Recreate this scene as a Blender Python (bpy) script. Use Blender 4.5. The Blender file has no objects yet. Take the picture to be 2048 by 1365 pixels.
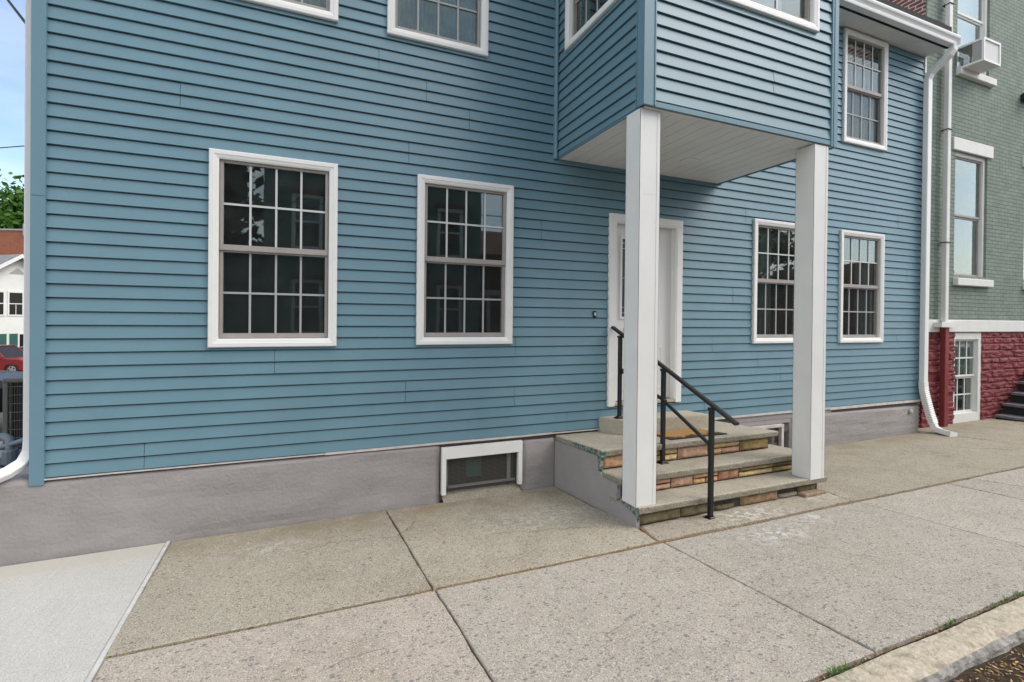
import bpy, bmesh, math, random
from mathutils import Vector, Matrix, noise
R = math.radians
PI = math.pi
sc = bpy.context.scene
col = sc.collection
random.seed(7)

# ------------------------------------------------------------------ camera
cam_d = bpy.data.cameras.new("camera"); cam = bpy.data.objects.new("camera", cam_d); col.objects.link(cam)
YAW, PITCH, ROLL = 0.4022, -0.0055, 0.0104
F = Vector((math.sin(YAW)*math.cos(PITCH), math.cos(YAW)*math.cos(PITCH), math.sin(PITCH)))
Rt = Vector((math.cos(YAW), -math.sin(YAW), 0)); Up = Rt.cross(F)
rr = math.cos(ROLL)*Rt + math.sin(ROLL)*Up
uu = -math.sin(ROLL)*Rt + math.cos(ROLL)*Up
cam.matrix_world = Matrix(((rr.x, uu.x, -F.x, 0.0), (rr.y, uu.y, -F.y, -4.658), (rr.z, uu.z, -F.z, 1.78), (0, 0, 0, 1)))
cam_d.sensor_width = 36; cam_d.lens = 988.07/2048*36; cam_d.shift_y = -39.25/2048
cam_d.clip_start = 0.05; cam_d.clip_end = 600
sc.camera = cam

# ------------------------------------------------------------------ world + sun
SUN_EL, SUN_AZ = 48, 128          # azimuth clockwise from +Y: sun is over the street, to the right
w = bpy.data.worlds.new("World"); sc.world = w; w.use_nodes = True
nt = w.node_tree; nt.nodes.clear()
def N(nt, t, **k):
    n = nt.nodes.new(t)
    for a, b in k.items():
        if hasattr(n, a): setattr(n, a, b)
        else: n.inputs[a].default_value = b
    return n
out = N(nt, 'ShaderNodeOutputWorld'); bg = N(nt, 'ShaderNodeBackground')
sky = N(nt, 'ShaderNodeTexSky', sky_type='NISHITA', sun_disc=False, sun_elevation=R(SUN_EL), sun_rotation=R(SUN_AZ), dust_density=1.5, ozone_density=1.5)
tc = N(nt, 'ShaderNodeTexCoord'); mp = N(nt, 'ShaderNodeMapping'); mp.inputs['Scale'].default_value = (1.4, 1.4, 4.0)
cn = N(nt, 'ShaderNodeTexNoise', Scale=1.7, Detail=7.0, Roughness=0.58)
cr = N(nt, 'ShaderNodeValToRGB'); cr.color_ramp.elements[0].position = 0.40; cr.color_ramp.elements[1].position = 0.60
mx = N(nt, 'ShaderNodeMixRGB'); mx.inputs['Color2'].default_value = (8.3, 8.15, 7.9, 1)
nt.links.new(tc.outputs['Generated'], mp.inputs['Vector']); nt.links.new(mp.outputs['Vector'], cn.inputs['Vector'])
dt = N(nt, 'ShaderNodeVectorMath', operation='DOT_PRODUCT'); dt.inputs[1].default_value = (-0.36, 0.93, 0.0)   # the sky is clear behind the house
mr_ = N(nt, 'ShaderNodeMapRange'); mr_.inputs['From Min'].default_value = 0.25; mr_.inputs['From Max'].default_value = 0.75; mr_.inputs['To Min'].default_value = 1.0; mr_.inputs['To Max'].default_value = 0.12
ml_ = N(nt, 'ShaderNodeMath', operation='MULTIPLY'); nt.links.new(tc.outputs['Generated'], dt.inputs[0]); nt.links.new(dt.outputs['Value'], mr_.inputs['Value'])
nt.links.new(cn.outputs['Fac'], cr.inputs['Fac']); nt.links.new(cr.outputs['Color'], ml_.inputs[0]); nt.links.new(mr_.outputs['Result'], ml_.inputs[1]); nt.links.new(ml_.outputs[0], mx.inputs['Fac'])
nt.links.new(sky.outputs['Color'], mx.inputs['Color1']); nt.links.new(mx.outputs['Color'], bg.inputs['Color'])
bg.inputs['Strength'].default_value = 0.11
nt.links.new(bg.outputs['Background'], out.inputs['Surface'])
sl = bpy.data.lights.new("sun", 'SUN'); sun = bpy.data.objects.new("sun", sl); col.objects.link(sun)
sl.energy = 0.9; sl.angle = R(35); sl.color = (1.0, 0.94, 0.85)
sd = Vector((math.sin(R(SUN_AZ))*math.cos(R(SUN_EL)), math.cos(R(SUN_AZ))*math.cos(R(SUN_EL)), math.sin(R(SUN_EL))))
sun.rotation_euler = (-sd).to_track_quat('-Z', 'Y').to_euler()
sc.view_settings.view_transform = 'Standard'; sc.view_settings.look = 'None'
sc.view_settings.exposure = 1.14; sc.view_settings.gamma = 1.0; sc.view_settings.use_curve_mapping = False

# ------------------------------------------------------------------ materials
MAT = {}
def mat(name, color, rough=0.6, metal=0.0, spec=0.5, nscale=None, namp=0.12, bump=0.0, bscale=None, bdist=0.002, grain=None, stretch=None, dirt=None):
    """principled with gentle colour noise and bump in object space"""
    m = bpy.data.materials.new(name); m.use_nodes = True; t = m.node_tree; b = t.nodes['Principled BSDF']
    b.inputs['Roughness'].default_value = rough; b.inputs['Metallic'].default_value = metal
    b.inputs['Specular IOR Level'].default_value = spec
    b.inputs['Base Color'].default_value = (*color, 1)
    tcn = N(t, 'ShaderNodeTexCoord'); vec = tcn.outputs['Object']
    if stretch:
        mpn = N(t, 'ShaderNodeMapping'); mpn.inputs['Scale'].default_value = stretch
        t.links.new(vec, mpn.inputs['Vector']); vec2 = mpn.outputs['Vector']
    else: vec2 = vec
    last = None
    if nscale:
        n = N(t, 'ShaderNodeTexNoise', Scale=nscale, Detail=5.0, Roughness=0.6); t.links.new(vec, n.inputs['Vector'])
        r_ = N(t, 'ShaderNodeValToRGB'); e = r_.color_ramp.elements
        e[0].position = 0.3; e[1].position = 0.7
        e[0].color = (*[c*(1-namp) for c in color], 1); e[1].color = (*[min(1, c*(1+namp)) for c in color], 1)
        t.links.new(n.outputs['Fac'], r_.inputs['Fac']); last = r_.outputs['Color']
    if dirt:
        dcol, dscale, thr = dirt
        n = N(t, 'ShaderNodeTexNoise', Scale=dscale, Detail=8.0, Roughness=0.7); t.links.new(vec, n.inputs['Vector'])
        r_ = N(t, 'ShaderNodeValToRGB'); r_.color_ramp.elements[0].position = thr; r_.color_ramp.elements[1].position = min(1, thr+0.12)
        mm = N(t, 'ShaderNodeMixRGB'); mm.inputs['Color1'].default_value = (*color, 1); mm.inputs['Color2'].default_value = (*dcol, 1)
        t.links.new(n.outputs['Fac'], r_.inputs['Fac']); t.links.new(r_.outputs['Color'], mm.inputs['Fac'])
        if last: t.links.new(last, mm.inputs['Color1'])
        last = mm.outputs['Color']
    if last: t.links.new(last, b.inputs['Base Color'])
    if bump:
        n = N(t, 'ShaderNodeTexNoise', Scale=bscale or 40, Detail=6.0, Roughness=0.6); t.links.new(vec2, n.inputs['Vector'])
        bn = N(t, 'ShaderNodeBump', Strength=bump, Distance=bdist); t.links.new(n.outputs['Fac'], bn.inputs['Height'])
        t.links.new(bn.outputs['Normal'], b.inputs['Normal'])
    MAT[name] = m; return m

def attr_mat(name, rough=0.85, bump=0.6, bscale=60, bdist=0.004, nscale=30, amt=0.3):
    """pigment per piece from a colour attribute, broken up by noise"""
    m = bpy.data.materials.new(name); m.use_nodes = True; t = m.node_tree; b = t.nodes['Principled BSDF']
    b.inputs['Roughness'].default_value = rough; b.inputs['Specular IOR Level'].default_value = 0.3
    a = N(t, 'ShaderNodeVertexColor', layer_name='pig'); tcn = N(t, 'ShaderNodeTexCoord')
    n = N(t, 'ShaderNodeTexNoise', Scale=nscale, Detail=8.0, Roughness=0.7); t.links.new(tcn.outputs['Object'], n.inputs['Vector'])
    mr = N(t, 'ShaderNodeMapRange'); mr.inputs['From Min'].default_value = 0.3; mr.inputs['From Max'].default_value = 0.7
    mr.inputs['To Min'].default_value = 1-amt; mr.inputs['To Max'].default_value = 1+amt
    mu = N(t, 'ShaderNodeVectorMath', operation='MULTIPLY')
    t.links.new(n.outputs['Fac'], mr.inputs['Value']); t.links.new(a.outputs['Color'], mu.inputs[0]); t.links.new(mr.outputs['Result'], mu.inputs[1])
    t.links.new(mu.outputs['Vector'], b.inputs['Base Color'])
    n2 = N(t, 'ShaderNodeTexNoise', Scale=bscale, Detail=8.0, Roughness=0.65); t.links.new(tcn.outputs['Object'], n2.inputs['Vector'])
    bn = N(t, 'ShaderNodeBump', Strength=bump, Distance=bdist); t.links.new(n2.outputs['Fac'], bn.inputs['Height']); t.links.new(bn.outputs['Normal'], b.inputs['Normal'])
    MAT[name] = m; return m

def concrete(name, base, light, dark, stain, big=0.955, bigcol=None, patch=1.12, speck=150, stain_amt=0.5, dark_amt=0.12, light_amt=0.08, bump=0.5, blot=None, broom=0.0, cracks=0.0, wallstain=None, tint=False):
    m = bpy.data.materials.new(name); m.use_nodes = True; t = m.node_tree; b = t.nodes['Principled BSDF']
    b.inputs['Roughness'].default_value = 0.9; b.inputs['Specular IOR Level'].default_value = 0.25
    tcn = N(t, 'ShaderNodeTexCoord'); V = tcn.outputs['Object']; L = t.links.new
    def ramp(src, p0, p1, c0=(0, 0, 0), c1=(1, 1, 1)):
        r_ = N(t, 'ShaderNodeValToRGB'); e = r_.color_ramp.elements; e[0].position = p0; e[1].position = p1
        e[0].color = (*c0, 1); e[1].color = (*c1, 1); L(src, r_.inputs['Fac']); return r_.outputs['Color']
    def mix(fac, a, c, mode='MIX'):
        k = N(t, 'ShaderNodeMixRGB', blend_type=mode)
        for s, i in ((fac, 'Fac'), (a, 'Color1'), (c, 'Color2')):
            if isinstance(s, (int, float)): k.inputs[i].default_value = s
            elif isinstance(s, tuple): k.inputs[i].default_value = (*s, 1)
            else: L(s, k.inputs[i])
        return k.outputs['Color']
    def noi(s, d=6, r=0.6):
        n = N(t, 'ShaderNodeTexNoise', Scale=s, Detail=d, Roughness=r); L(V, n.inputs['Vector']); return n.outputs['Fac']
    # cement paste: broad and medium tone
    c = mix(ramp(noi(0.9, 6), 0.35, 0.68), base, tuple(x*0.86 for x in base))
    c = mix(ramp(noi(7, 8, 0.7), 0.40, 0.75), c, tuple(x*patch for x in base))
    # stains
    s = ramp(noi(1.6, 9, 0.68), 0.50, 0.72)
    sm = N(t, 'ShaderNodeMath', operation='MULTIPLY'); L(s, sm.inputs[0]); sm.inputs[1].default_value = stain_amt
    c = mix(sm.outputs[0], c, stain)
    # aggregate
    v = N(t, 'ShaderNodeTexVoronoi', Scale=speck); L(V, v.inputs['Vector'])
    sep = N(t, 'ShaderNodeSeparateColor'); L(v.outputs['Color'], sep.inputs['Color'])
    c = mix(ramp(sep.outputs[0], 1-dark_amt-0.01, 1-dark_amt), c, dark)
    c = mix(ramp(sep.outputs[1], 1-light_amt-0.01, 1-light_amt), c, light)
    fine = ramp(noi(220, 3, 0.7), 0.32, 0.68, (0.60, 0.60, 0.60), (1.34, 1.34, 1.34))
    c = mix(1.0, c, fine, 'MULTIPLY')
    v2 = N(t, 'ShaderNodeTexVoronoi', Scale=48.0); mv2 = N(t, 'ShaderNodeMapping'); mv2.inputs['Scale'].default_value = (0.72, 1.1, 1); nv2 = N(t, 'ShaderNodeTexNoise', Scale=90.0, Detail=2.0); L(V, nv2.inputs['Vector']); av2 = N(t, 'ShaderNodeVectorMath', operation='MULTIPLY_ADD'); L(nv2.outputs['Color'], av2.inputs[0]); av2.inputs[1].default_value = (0.012, 0.012, 0); L(V, av2.inputs[2]); L(av2.outputs[0], mv2.inputs['Vector']); L(mv2.outputs['Vector'], v2.inputs['Vector'])
    sep2 = N(t, 'ShaderNodeSeparateColor'); L(v2.outputs['Color'], sep2.inputs['Color'])
    a1 = ramp(sep2.outputs[0], big, big+0.005); d1 = ramp(v2.outputs['Distance'], 0.36, 0.46, (1, 1, 1), (0, 0, 0))
    mm = N(t, 'ShaderNodeMath', operation='MULTIPLY'); L(a1, mm.inputs[0]); L(d1, mm.inputs[1])
    c = mix(mm.outputs[0], c, bigcol or dark)
    # white lime / paint splashes where they really are
    for (x, y, z, r, amt) in (blot or []):
        mpn = N(t, 'ShaderNodeMapping'); mpn.inputs['Location'].default_value = (-x/r, -y/(r*0.45), 0); mpn.inputs['Scale'].default_value = (1/r, 1/(r*0.45), 0)
        L(V, mpn.inputs['Vector']); g = N(t, 'ShaderNodeTexGradient', gradient_type='SPHERICAL'); L(mpn.outputs['Vector'], g.inputs['Vector'])
        n3 = N(t, 'ShaderNodeTexNoise', Scale=14.0, Detail=9.0, Roughness=0.75); L(V, n3.inputs['Vector'])
        ad = N(t, 'ShaderNodeMath', operation='MULTIPLY'); L(g.outputs['Fac'], ad.inputs[0]); L(ramp(n3.outputs['Fac'], 0.50, 0.56), ad.inputs[1])
        am = N(t, 'ShaderNodeMath', operation='MULTIPLY', use_clamp=True); L(ad.outputs[0], am.inputs[0]); am.inputs[1].default_value = amt
        c = mix(am.outputs[0], c, (0.62, 0.61, 0.58))
    if tint:
        at_ = N(t, 'ShaderNodeVertexColor', layer_name='pig'); c = mix(1.0, c, at_.outputs['Color'], 'MULTIPLY')
    # scattered pale gum and droppings
    v3 = N(t, 'ShaderNodeTexVoronoi', Scale=4.3); L(V, v3.inputs['Vector']); sp3 = N(t, 'ShaderNodeSeparateColor'); L(v3.outputs['Color'], sp3.inputs['Color'])
    g1 = ramp(v3.outputs['Distance'], 0.035, 0.055, (1, 1, 1), (0, 0, 0)); g2 = ramp(sp3.outputs[1], 0.55, 0.56)
    gm_ = N(t, 'ShaderNodeMath', operation='MULTIPLY'); L(g1, gm_.inputs[0]); L(g2, gm_.inputs[1]); gm2 = N(t, 'ShaderNodeMath', operation='MULTIPLY'); L(gm_.outputs[0], gm2.inputs[0]); gm2.inputs[1].default_value = 0.35 if not broom else 0.12
    c = mix(gm2.outputs[0], c, mix(ramp(sp3.outputs[2], 0.5, 0.51), light, dark))
    if cracks:
        wn = N(t, 'ShaderNodeTexNoise', Scale=5.0, Detail=5.0); L(V, wn.inputs['Vector'])
        wa = N(t, 'ShaderNodeVectorMath', operation='MULTIPLY_ADD'); L(wn.outputs['Color'], wa.inputs[0]); wa.inputs[1].default_value = (0.22, 0.22, 0.0); L(V, wa.inputs[2])
        ve = N(t, 'ShaderNodeTexVoronoi', feature='DISTANCE_TO_EDGE', Scale=0.62); L(wa.outputs[0], ve.inputs['Vector'])
        k1 = ramp(ve.outputs['Distance'], 0.0012, 0.0032, (1, 1, 1), (0, 0, 0)); k2 = ramp(noi(0.8, 2), 0.54, 0.60)
        km = N(t, 'ShaderNodeMath', operation='MULTIPLY'); L(k1, km.inputs[0]); L(k2, km.inputs[1]); km2 = N(t, 'ShaderNodeMath', operation='MULTIPLY'); L(km.outputs[0], km2.inputs[0]); km2.inputs[1].default_value = cracks
        c = mix(km2.outputs[0], c, (0.10, 0.085, 0.065))
    if wallstain:      # grime and rust-brown wash left where water runs off the wall
        sy_ = N(t, 'ShaderNodeSeparateXYZ'); L(V, sy_.inputs[0]); my_ = N(t, 'ShaderNodeMapRange'); L(sy_.outputs[1], my_.inputs['Value'])
        my_.inputs['From Min'].default_value = -0.62; my_.inputs['From Max'].default_value = -0.16
        n5 = ramp(noi(2.6, 8, 0.7), 0.36, 0.60); m5 = N(t, 'ShaderNodeMath', operation='MULTIPLY'); L(my_.outputs[0], m5.inputs[0]); L(n5, m5.inputs[1])
        m6 = N(t, 'ShaderNodeMath', operation='MULTIPLY'); L(m5.outputs[0], m6.inputs[0]); m6.inputs[1].default_value = 0.75
        c = mix(m6.outputs[0], c, wallstain)
        c = mix(ramp(noi(3.4, 9, 0.72), 0.60, 0.74, (0, 0, 0), (0.45,)*3), c, (0.50, 0.47, 0.42))
        c = mix(ramp(noi(1.3, 5, 0.6), 0.62, 0.75, (0, 0, 0), (0.35,)*3), c, (0.36, 0.235, 0.12))
    if broom:
        mb_ = N(t, 'ShaderNodeMapping'); mb_.inputs['Scale'].default_value = (90, 0.9, 1); mb_.inputs['Rotation'].default_value = (0, 0, 0.03); L(V, mb_.inputs['Vector'])
        nb_ = N(t, 'ShaderNodeTexNoise', Scale=1.0, Detail=4.0); L(mb_.outputs['Vector'], nb_.inputs['Vector'])
        c = mix(1.0, c, ramp(nb_.outputs['Fac'], 0.3, 0.7, (1-broom,)*3, (1+broom,)*3), 'MULTIPLY')
        sx_ = N(t, 'ShaderNodeSeparateXYZ'); L(V, sx_.inputs[0])   # trowelled band left along the wall
        bd_ = ramp(sx_.outputs[1], 0.0, 1.0); mr2 = N(t, 'ShaderNodeMapRange'); L(sx_.outputs[1], mr2.inputs['Value']); mr2.inputs['From Min'].default_value = -0.30; mr2.inputs['From Max'].default_value = -0.27
        mr3 = N(t, 'ShaderNodeMath', operation='MULTIPLY'); L(mr2.outputs[0], mr3.inputs[0]); mr3.inputs[1].default_value = 0.55
        c = mix(mr3.outputs[0], c, (0.50, 0.475, 0.41))
    L(c, b.inputs['Base Color'])
    h = N(t, 'ShaderNodeTexNoise', Scale=130.0, Detail=6.0, Roughness=0.75); L(V, h.inputs['Vector'])
    bn = N(t, 'ShaderNodeBump', Strength=bump, Distance=0.004); L(h.outputs['Fac'], bn.inputs['Height'])
    h2 = N(t, 'ShaderNodeTexNoise', Scale=9.0, Detail=4.0); L(V, h2.inputs['Vector'])
    bn2 = N(t, 'ShaderNodeBump', Strength=0.25, Distance=0.02); L(h2.outputs['Fac'], bn2.inputs['Height']); L(bn.outputs['Normal'], bn2.inputs['Normal'])
    L(bn2.outputs['Normal'], b.inputs['Normal'])
    MAT[name] = m; return m

def brick_mat(name, c1, c2, mortar, bw=0.205, bh=0.067, ms=0.008, bump=0.6, axis='xz', rough=0.8, namp=0.15, mdist=0.006):
    m = bpy.data.materials.new(name); m.use_nodes = True; t = m.node_tree; b = t.nodes['Principled BSDF']; L = t.links.new
    b.inputs['Roughness'].default_value = rough; b.inputs['Specular IOR Level'].default_value = 0.35
    tcn = N(t, 'ShaderNodeTexCoord'); s = N(t, 'ShaderNodeSeparateXYZ'); c = N(t, 'ShaderNodeCombineXYZ')
    L(tcn.outputs['Object'], s.inputs[0]); L(s.outputs[0 if axis[0] == 'x' else 1], c.inputs[0]); L(s.outputs[2], c.inputs[1])
    # hand-laid unevenness of the courses
    nz = N(t, 'ShaderNodeTexNoise', Scale=2.5, Detail=3.0); L(tcn.outputs['Object'], nz.inputs['Vector'])
    va = N(t, 'ShaderNodeVectorMath', operation='MULTIPLY_ADD'); L(nz.outputs['Color'], va.inputs[0]); va.inputs[1].default_value = (0.03, 0.022, 0); L(c.outputs[0], va.inputs[2])
    br = N(t, 'ShaderNodeTexBrick', offset=0.5); L(va.outputs[0], br.inputs['Vector'])
    br.inputs['Color1'].default_value = (*c1, 1); br.inputs['Color2'].default_value = (*c2, 1); br.inputs['Mortar'].default_value = (*mortar, 1)
    br.inputs['Scale'].default_value = 1.0; br.inputs['Brick Width'].default_value = bw; br.inputs['Row Height'].default_value = bh; br.inputs['Mortar Size'].default_value = ms
    br.inputs['Mortar Smooth'].default_value = 0.4; br.inputs['Bias'].default_value = 0.0
    n = N(t, 'ShaderNodeTexNoise', Scale=5.0, Detail=8.0, Roughness=0.7); L(tcn.outputs['Object'], n.inputs['Vector'])
    mr = N(t, 'ShaderNodeMapRange'); mr.inputs['From Min'].default_value = 0.3; mr.inputs['From Max'].default_value = 0.7
    mr.inputs['To Min'].default_value = 1-namp; mr.inputs['To Max'].default_value = 1+namp; L(n.outputs['Fac'], mr.inputs['Value'])
    mu = N(t, 'ShaderNodeVectorMath', operation='MULTIPLY'); L(br.outputs['Color'], mu.inputs[0]); L(mr.outputs['Result'], mu.inputs[1]); L(mu.outputs[0], b.inputs['Base Color'])
    inv = N(t, 'ShaderNodeMath', operation='SUBTRACT'); inv.inputs[0].default_value = 1.0; L(br.outputs['Fac'], inv.inputs[1])
    n2 = N(t, 'ShaderNodeTexNoise', Scale=45.0, Detail=6.0, Roughness=0.7); L(tcn.outputs['Object'], n2.inputs['Vector'])
    ma = N(t, 'ShaderNodeMath', operation='MULTIPLY_ADD'); L(n2.outputs['Fac'], ma.inputs[0]); ma.inputs[1].default_value = 0.5; L(inv.outputs[0], ma.inputs[2])
    bn = N(t, 'ShaderNodeBump', Strength=bump, Distance=mdist); L(ma.outputs[0], bn.inputs['Height']); L(bn.outputs['Normal'], b.inputs['Normal'])
    MAT[name] = m; return m

def glass_mat(name, tint=(0.72, 0.78, 0.76), boost=2.0, wave=0.012, wscale=2.0):
    m = bpy.data.materials.new(name); m.use_nodes = True; t = m.node_tree; t.nodes.clear(); L = t.links.new
    o = N(t, 'ShaderNodeOutputMaterial'); mixs = N(t, 'ShaderNodeMixShader'); tr = N(t, 'ShaderNodeBsdfTransparent'); gl = N(t, 'ShaderNodeBsdfGlossy')
    tr.inputs['Color'].default_value = (*tint, 1); gl.inputs['Roughness'].default_value = 0.015; gl.inputs['Color'].default_value = (0.86, 0.93, 0.92, 1)
    fr = N(t, 'ShaderNodeFresnel', IOR=1.5); mu = N(t, 'ShaderNodeMath', operation='MULTIPLY', use_clamp=True); L(fr.outputs[0], mu.inputs[0]); mu.inputs[1].default_value = boost
    geo = N(t, 'ShaderNodeNewGeometry'); ior = N(t, 'ShaderNodeMapRange'); ior.inputs['To Min'].default_value = 1.5; ior.inputs['To Max'].default_value = 1/1.5
    L(geo.outputs['Backfacing'], ior.inputs['Value']); L(ior.outputs['Result'], fr.inputs['IOR'])   # same reflectance from both sides of the sheet
    tcn = N(t, 'ShaderNodeTexCoord'); n = N(t, 'ShaderNodeTexNoise', Scale=wscale, Detail=1.0); L(tcn.outputs['Object'], n.inputs['Vector'])
    bn = N(t, 'ShaderNodeBump', Strength=wave, Distance=0.05); L(n.outputs['Fac'], bn.inputs['Height']); L(bn.outputs['Normal'], gl.inputs['Normal'])
    L(mu.outputs[0], mixs.inputs[0]); L(tr.outputs[0], mixs.inputs[1]); L(gl.outputs[0], mixs.inputs[2]); df = N(t, 'ShaderNodeBsdfDiffuse'); df.inputs['Color'].default_value = (0.55, 0.60, 0.58, 1); dn = N(t, 'ShaderNodeTexNoise', Scale=6.0, Detail=6.0); L(tcn.outputs['Object'], dn.inputs['Vector'])
    dr = N(t, 'ShaderNodeMapRange'); L(dn.outputs['Fac'], dr.inputs['Value']); dr.inputs['From Min'].default_value = 0.3; dr.inputs['From Max'].default_value = 0.7; dr.inputs['To Min'].default_value = 0.010; dr.inputs['To Max'].default_value = 0.030
    mix2 = N(t, 'ShaderNodeMixShader'); L(dr.outputs[0], mix2.inputs[0]); L(mixs.outputs[0], mix2.inputs[1]); L(df.outputs[0], mix2.inputs[2]); L(mix2.outputs[0], o.inputs['Surface'])
    MAT[name] = m; return m

def screen_mat(name, color, opacity):
    m = bpy.data.materials.new(name); m.use_nodes = True; t = m.node_tree; t.nodes.clear(); L = t.links.new
    o = N(t, 'ShaderNodeOutputMaterial'); mixs = N(t, 'ShaderNodeMixShader'); tr = N(t, 'ShaderNodeBsdfTransparent'); d = N(t, 'ShaderNodeBsdfDiffuse')
    d.inputs['Color'].default_value = (*color, 1); mixs.inputs[0].default_value = opacity
    L(tr.outputs[0], mixs.inputs[1]); L(d.outputs[0], mixs.inputs[2]); L(mixs.outputs[0], o.inputs['Surface'])
    MAT[name] = m; return m

SIDING = (0.128, 0.236, 0.290)
mat('siding', SIDING, 0.44, spec=0.5, nscale=1.6, namp=0.07, bump=0.35, bscale=26, bdist=0.0012, stretch=(0.25, 0.25, 6), dirt=((0.145, 0.240, 0.285), 2.3, 0.60))
mat('trim_blue', (0.132, 0.240, 0.300), 0.45, spec=0.45, nscale=2, namp=0.04, dirt=((0.33, 0.42, 0.44), 3.0, 0.74))
mat('white_vinyl', (0.74, 0.742, 0.72), 0.42, spec=0.45, nscale=3, namp=0.035, dirt=((0.55, 0.54, 0.50), 9.0, 0.70))
mat('casing_white', (0.77, 0.77, 0.75), 0.45, nscale=4, namp=0.03, dirt=((0.52, 0.50, 0.46), 14.0, 0.72))
mat('soffit', (0.74, 0.735, 0.715), 0.5, nscale=2, namp=0.05, bump=0.2, bscale=60, bdist=0.001)
mat('sash_taupe', (0.34, 0.315, 0.295), 0.5, nscale=8, namp=0.08)
mat('grille_white', (0.56, 0.57, 0.57), 0.4)
mat('gutter_white', (0.80, 0.80, 0.785), 0.35, spec=0.5, nscale=3, namp=0.03, dirt=((0.45, 0.43, 0.40), 10.0, 0.70))
mat('starter', (0.55, 0.51, 0.49), 0.6, nscale=12, namp=0.14, dirt=((0.20, 0.16, 0.13), 18.0, 0.62))
mat('parge', (0.320, 0.300, 0.295), 0.92, spec=0.2, nscale=2.2, namp=0.08, bump=1.0, bscale=34, bdist=0.008, dirt=((0.19, 0.175, 0.17), 11.0, 0.66))
mat('dark', (0.012, 0.012, 0.013), 0.9)
mat('interior', (0.10, 0.09, 0.08), 0.9, nscale=2, namp=0.1)
mat('shingle', (0.035, 0.034, 0.036), 0.95, nscale=30, namp=0.3, bump=0.8, bscale=70, bdist=0.006)
mat('railing', (0.012, 0.012, 0.014), 0.38, spec=0.5, nscale=20, namp=0.2)
mat('door_white', (0.78, 0.78, 0.77), 0.4, bump=0.2, bscale=20, bdist=0.001, stretch=(6, 1, 0.5))
mat('door_glass', (0.075, 0.08, 0.085), 0.25, nscale=60, namp=0.5, bump=0.6, bscale=90, bdist=0.003)
mat('lead', (0.62, 0.63, 0.63), 0.35, metal=0.3)
mat('rubber', (0.018, 0.018, 0.018), 0.7, bump=0.4, bscale=200, bdist=0.002)
mat('coir', (0.46, 0.255, 0.10), 0.98, spec=0.1, nscale=160, namp=0.45, bump=1.0, bscale=260, bdist=0.008)
mat('stoop_green', (0.015, 0.105, 0.072), 0.7, nscale=20, namp=0.3, dirt=((0.30, 0.28, 0.26), 34.0, 0.45))
mat('mortar_dark', (0.05, 0.045, 0.035), 0.95, nscale=20, namp=0.4, bump=0.8, bscale=60, bdist=0.01)
mat('form_strip', (0.58, 0.575, 0.55), 0.8, nscale=6, namp=0.15, dirt=((0.30, 0.27, 0.22), 9.0, 0.60))
mat('old_brick', (0.25, 0.185, 0.13), 0.95, nscale=20, namp=0.3, bump=1.0, bscale=50, bdist=0.01)
mat('dirt', (0.060, 0.045, 0.032), 1.0, spec=0.1, nscale=25, namp=0.5, bump=1.0, bscale=70, bdist=0.01)
mat('red_paint', (0.20, 0.030, 0.032), 0.5, nscale=6, namp=0.15, bump=0.5, bscale=30, bdist=0.004)
mat('red_stone', (0.190, 0.034, 0.040), 0.75, nscale=7, namp=0.28, bump=0.9, bscale=38, bdist=0.012, dirt=((0.24, 0.06, 0.06), 16.0, 0.60))
mat('white_paint', (0.70, 0.70, 0.67), 0.6, nscale=5, namp=0.05, bump=0.3, bscale=40, bdist=0.003, dirt=((0.45, 0.43, 0.40), 12.0, 0.68))
mat('slate_tread', (0.13, 0.135, 0.15), 0.7, nscale=6, namp=0.25, bump=0.5, bscale=40, bdist=0.004)
mat('black_brick', (0.018, 0.018, 0.02), 0.8, bump=0.6, bscale=30, bdist=0.01)
mat('plastic_white', (0.78, 0.775, 0.75), 0.4, nscale=6, namp=0.04, dirt=((0.45, 0.36, 0.26), 7.0, 0.60))
mat('asphalt', (0.055, 0.054, 0.055), 0.95, nscale=60, namp=0.5, bump=1.0, bscale=120, bdist=0.01)
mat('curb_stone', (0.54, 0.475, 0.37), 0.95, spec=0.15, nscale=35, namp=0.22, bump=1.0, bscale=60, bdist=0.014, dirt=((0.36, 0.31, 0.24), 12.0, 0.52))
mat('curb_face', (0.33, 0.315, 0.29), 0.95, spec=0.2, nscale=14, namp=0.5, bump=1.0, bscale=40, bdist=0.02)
mat('yard', (0.10, 0.095, 0.08), 1.0, nscale=5, namp=0.3, bump=0.8, bscale=30, bdist=0.02)
mat('grass', (0.09, 0.19, 0.035), 0.9, nscale=8, namp=0.4, bump=0.8, bscale=60, bdist=0.03)
mat('leaf', (0.060, 0.150, 0.018), 0.6, spec=0.3, nscale=0.8, namp=0.45)
mat('leaf_dark', (0.095, 0.150, 0.065), 0.6, spec=0.3, nscale=0.8, namp=0.45)
mat('bark', (0.09, 0.07, 0.05), 0.95, bump=0.8, bscale=20, bdist=0.03)
mat('weed', (0.09, 0.19, 0.04), 0.8)
mat('pipe_grey', (0.16, 0.19, 0.225), 0.5, nscale=14, namp=0.12, bump=0.2, bscale=50, bdist=0.002)
mat('ac_body', (0.13, 0.122, 0.108), 0.5)
mat('ac_dark', (0.020, 0.018, 0.016), 0.8)
mat('ac_wire', (0.13, 0.12, 0.105), 0.5)
mat('car_red', (0.22, 0.010, 0.012), 0.25, spec=0.6)
mat('car_black', (0.006, 0.007, 0.009), 0.2, spec=0.35)
mat('tyre', (0.015, 0.015, 0.015), 0.85)
mat('chrome', (0.62, 0.63, 0.65), 0.22, metal=0.9)
mat('lamp_glass', (0.55, 0.57, 0.60), 0.15)
mat('bin_dark', (0.014, 0.022, 0.018), 0.55)
mat('bin_green', (0.012, 0.055, 0.032), 0.55)
mat('bin_blue', (0.010, 0.07, 0.30), 0.5)
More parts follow.
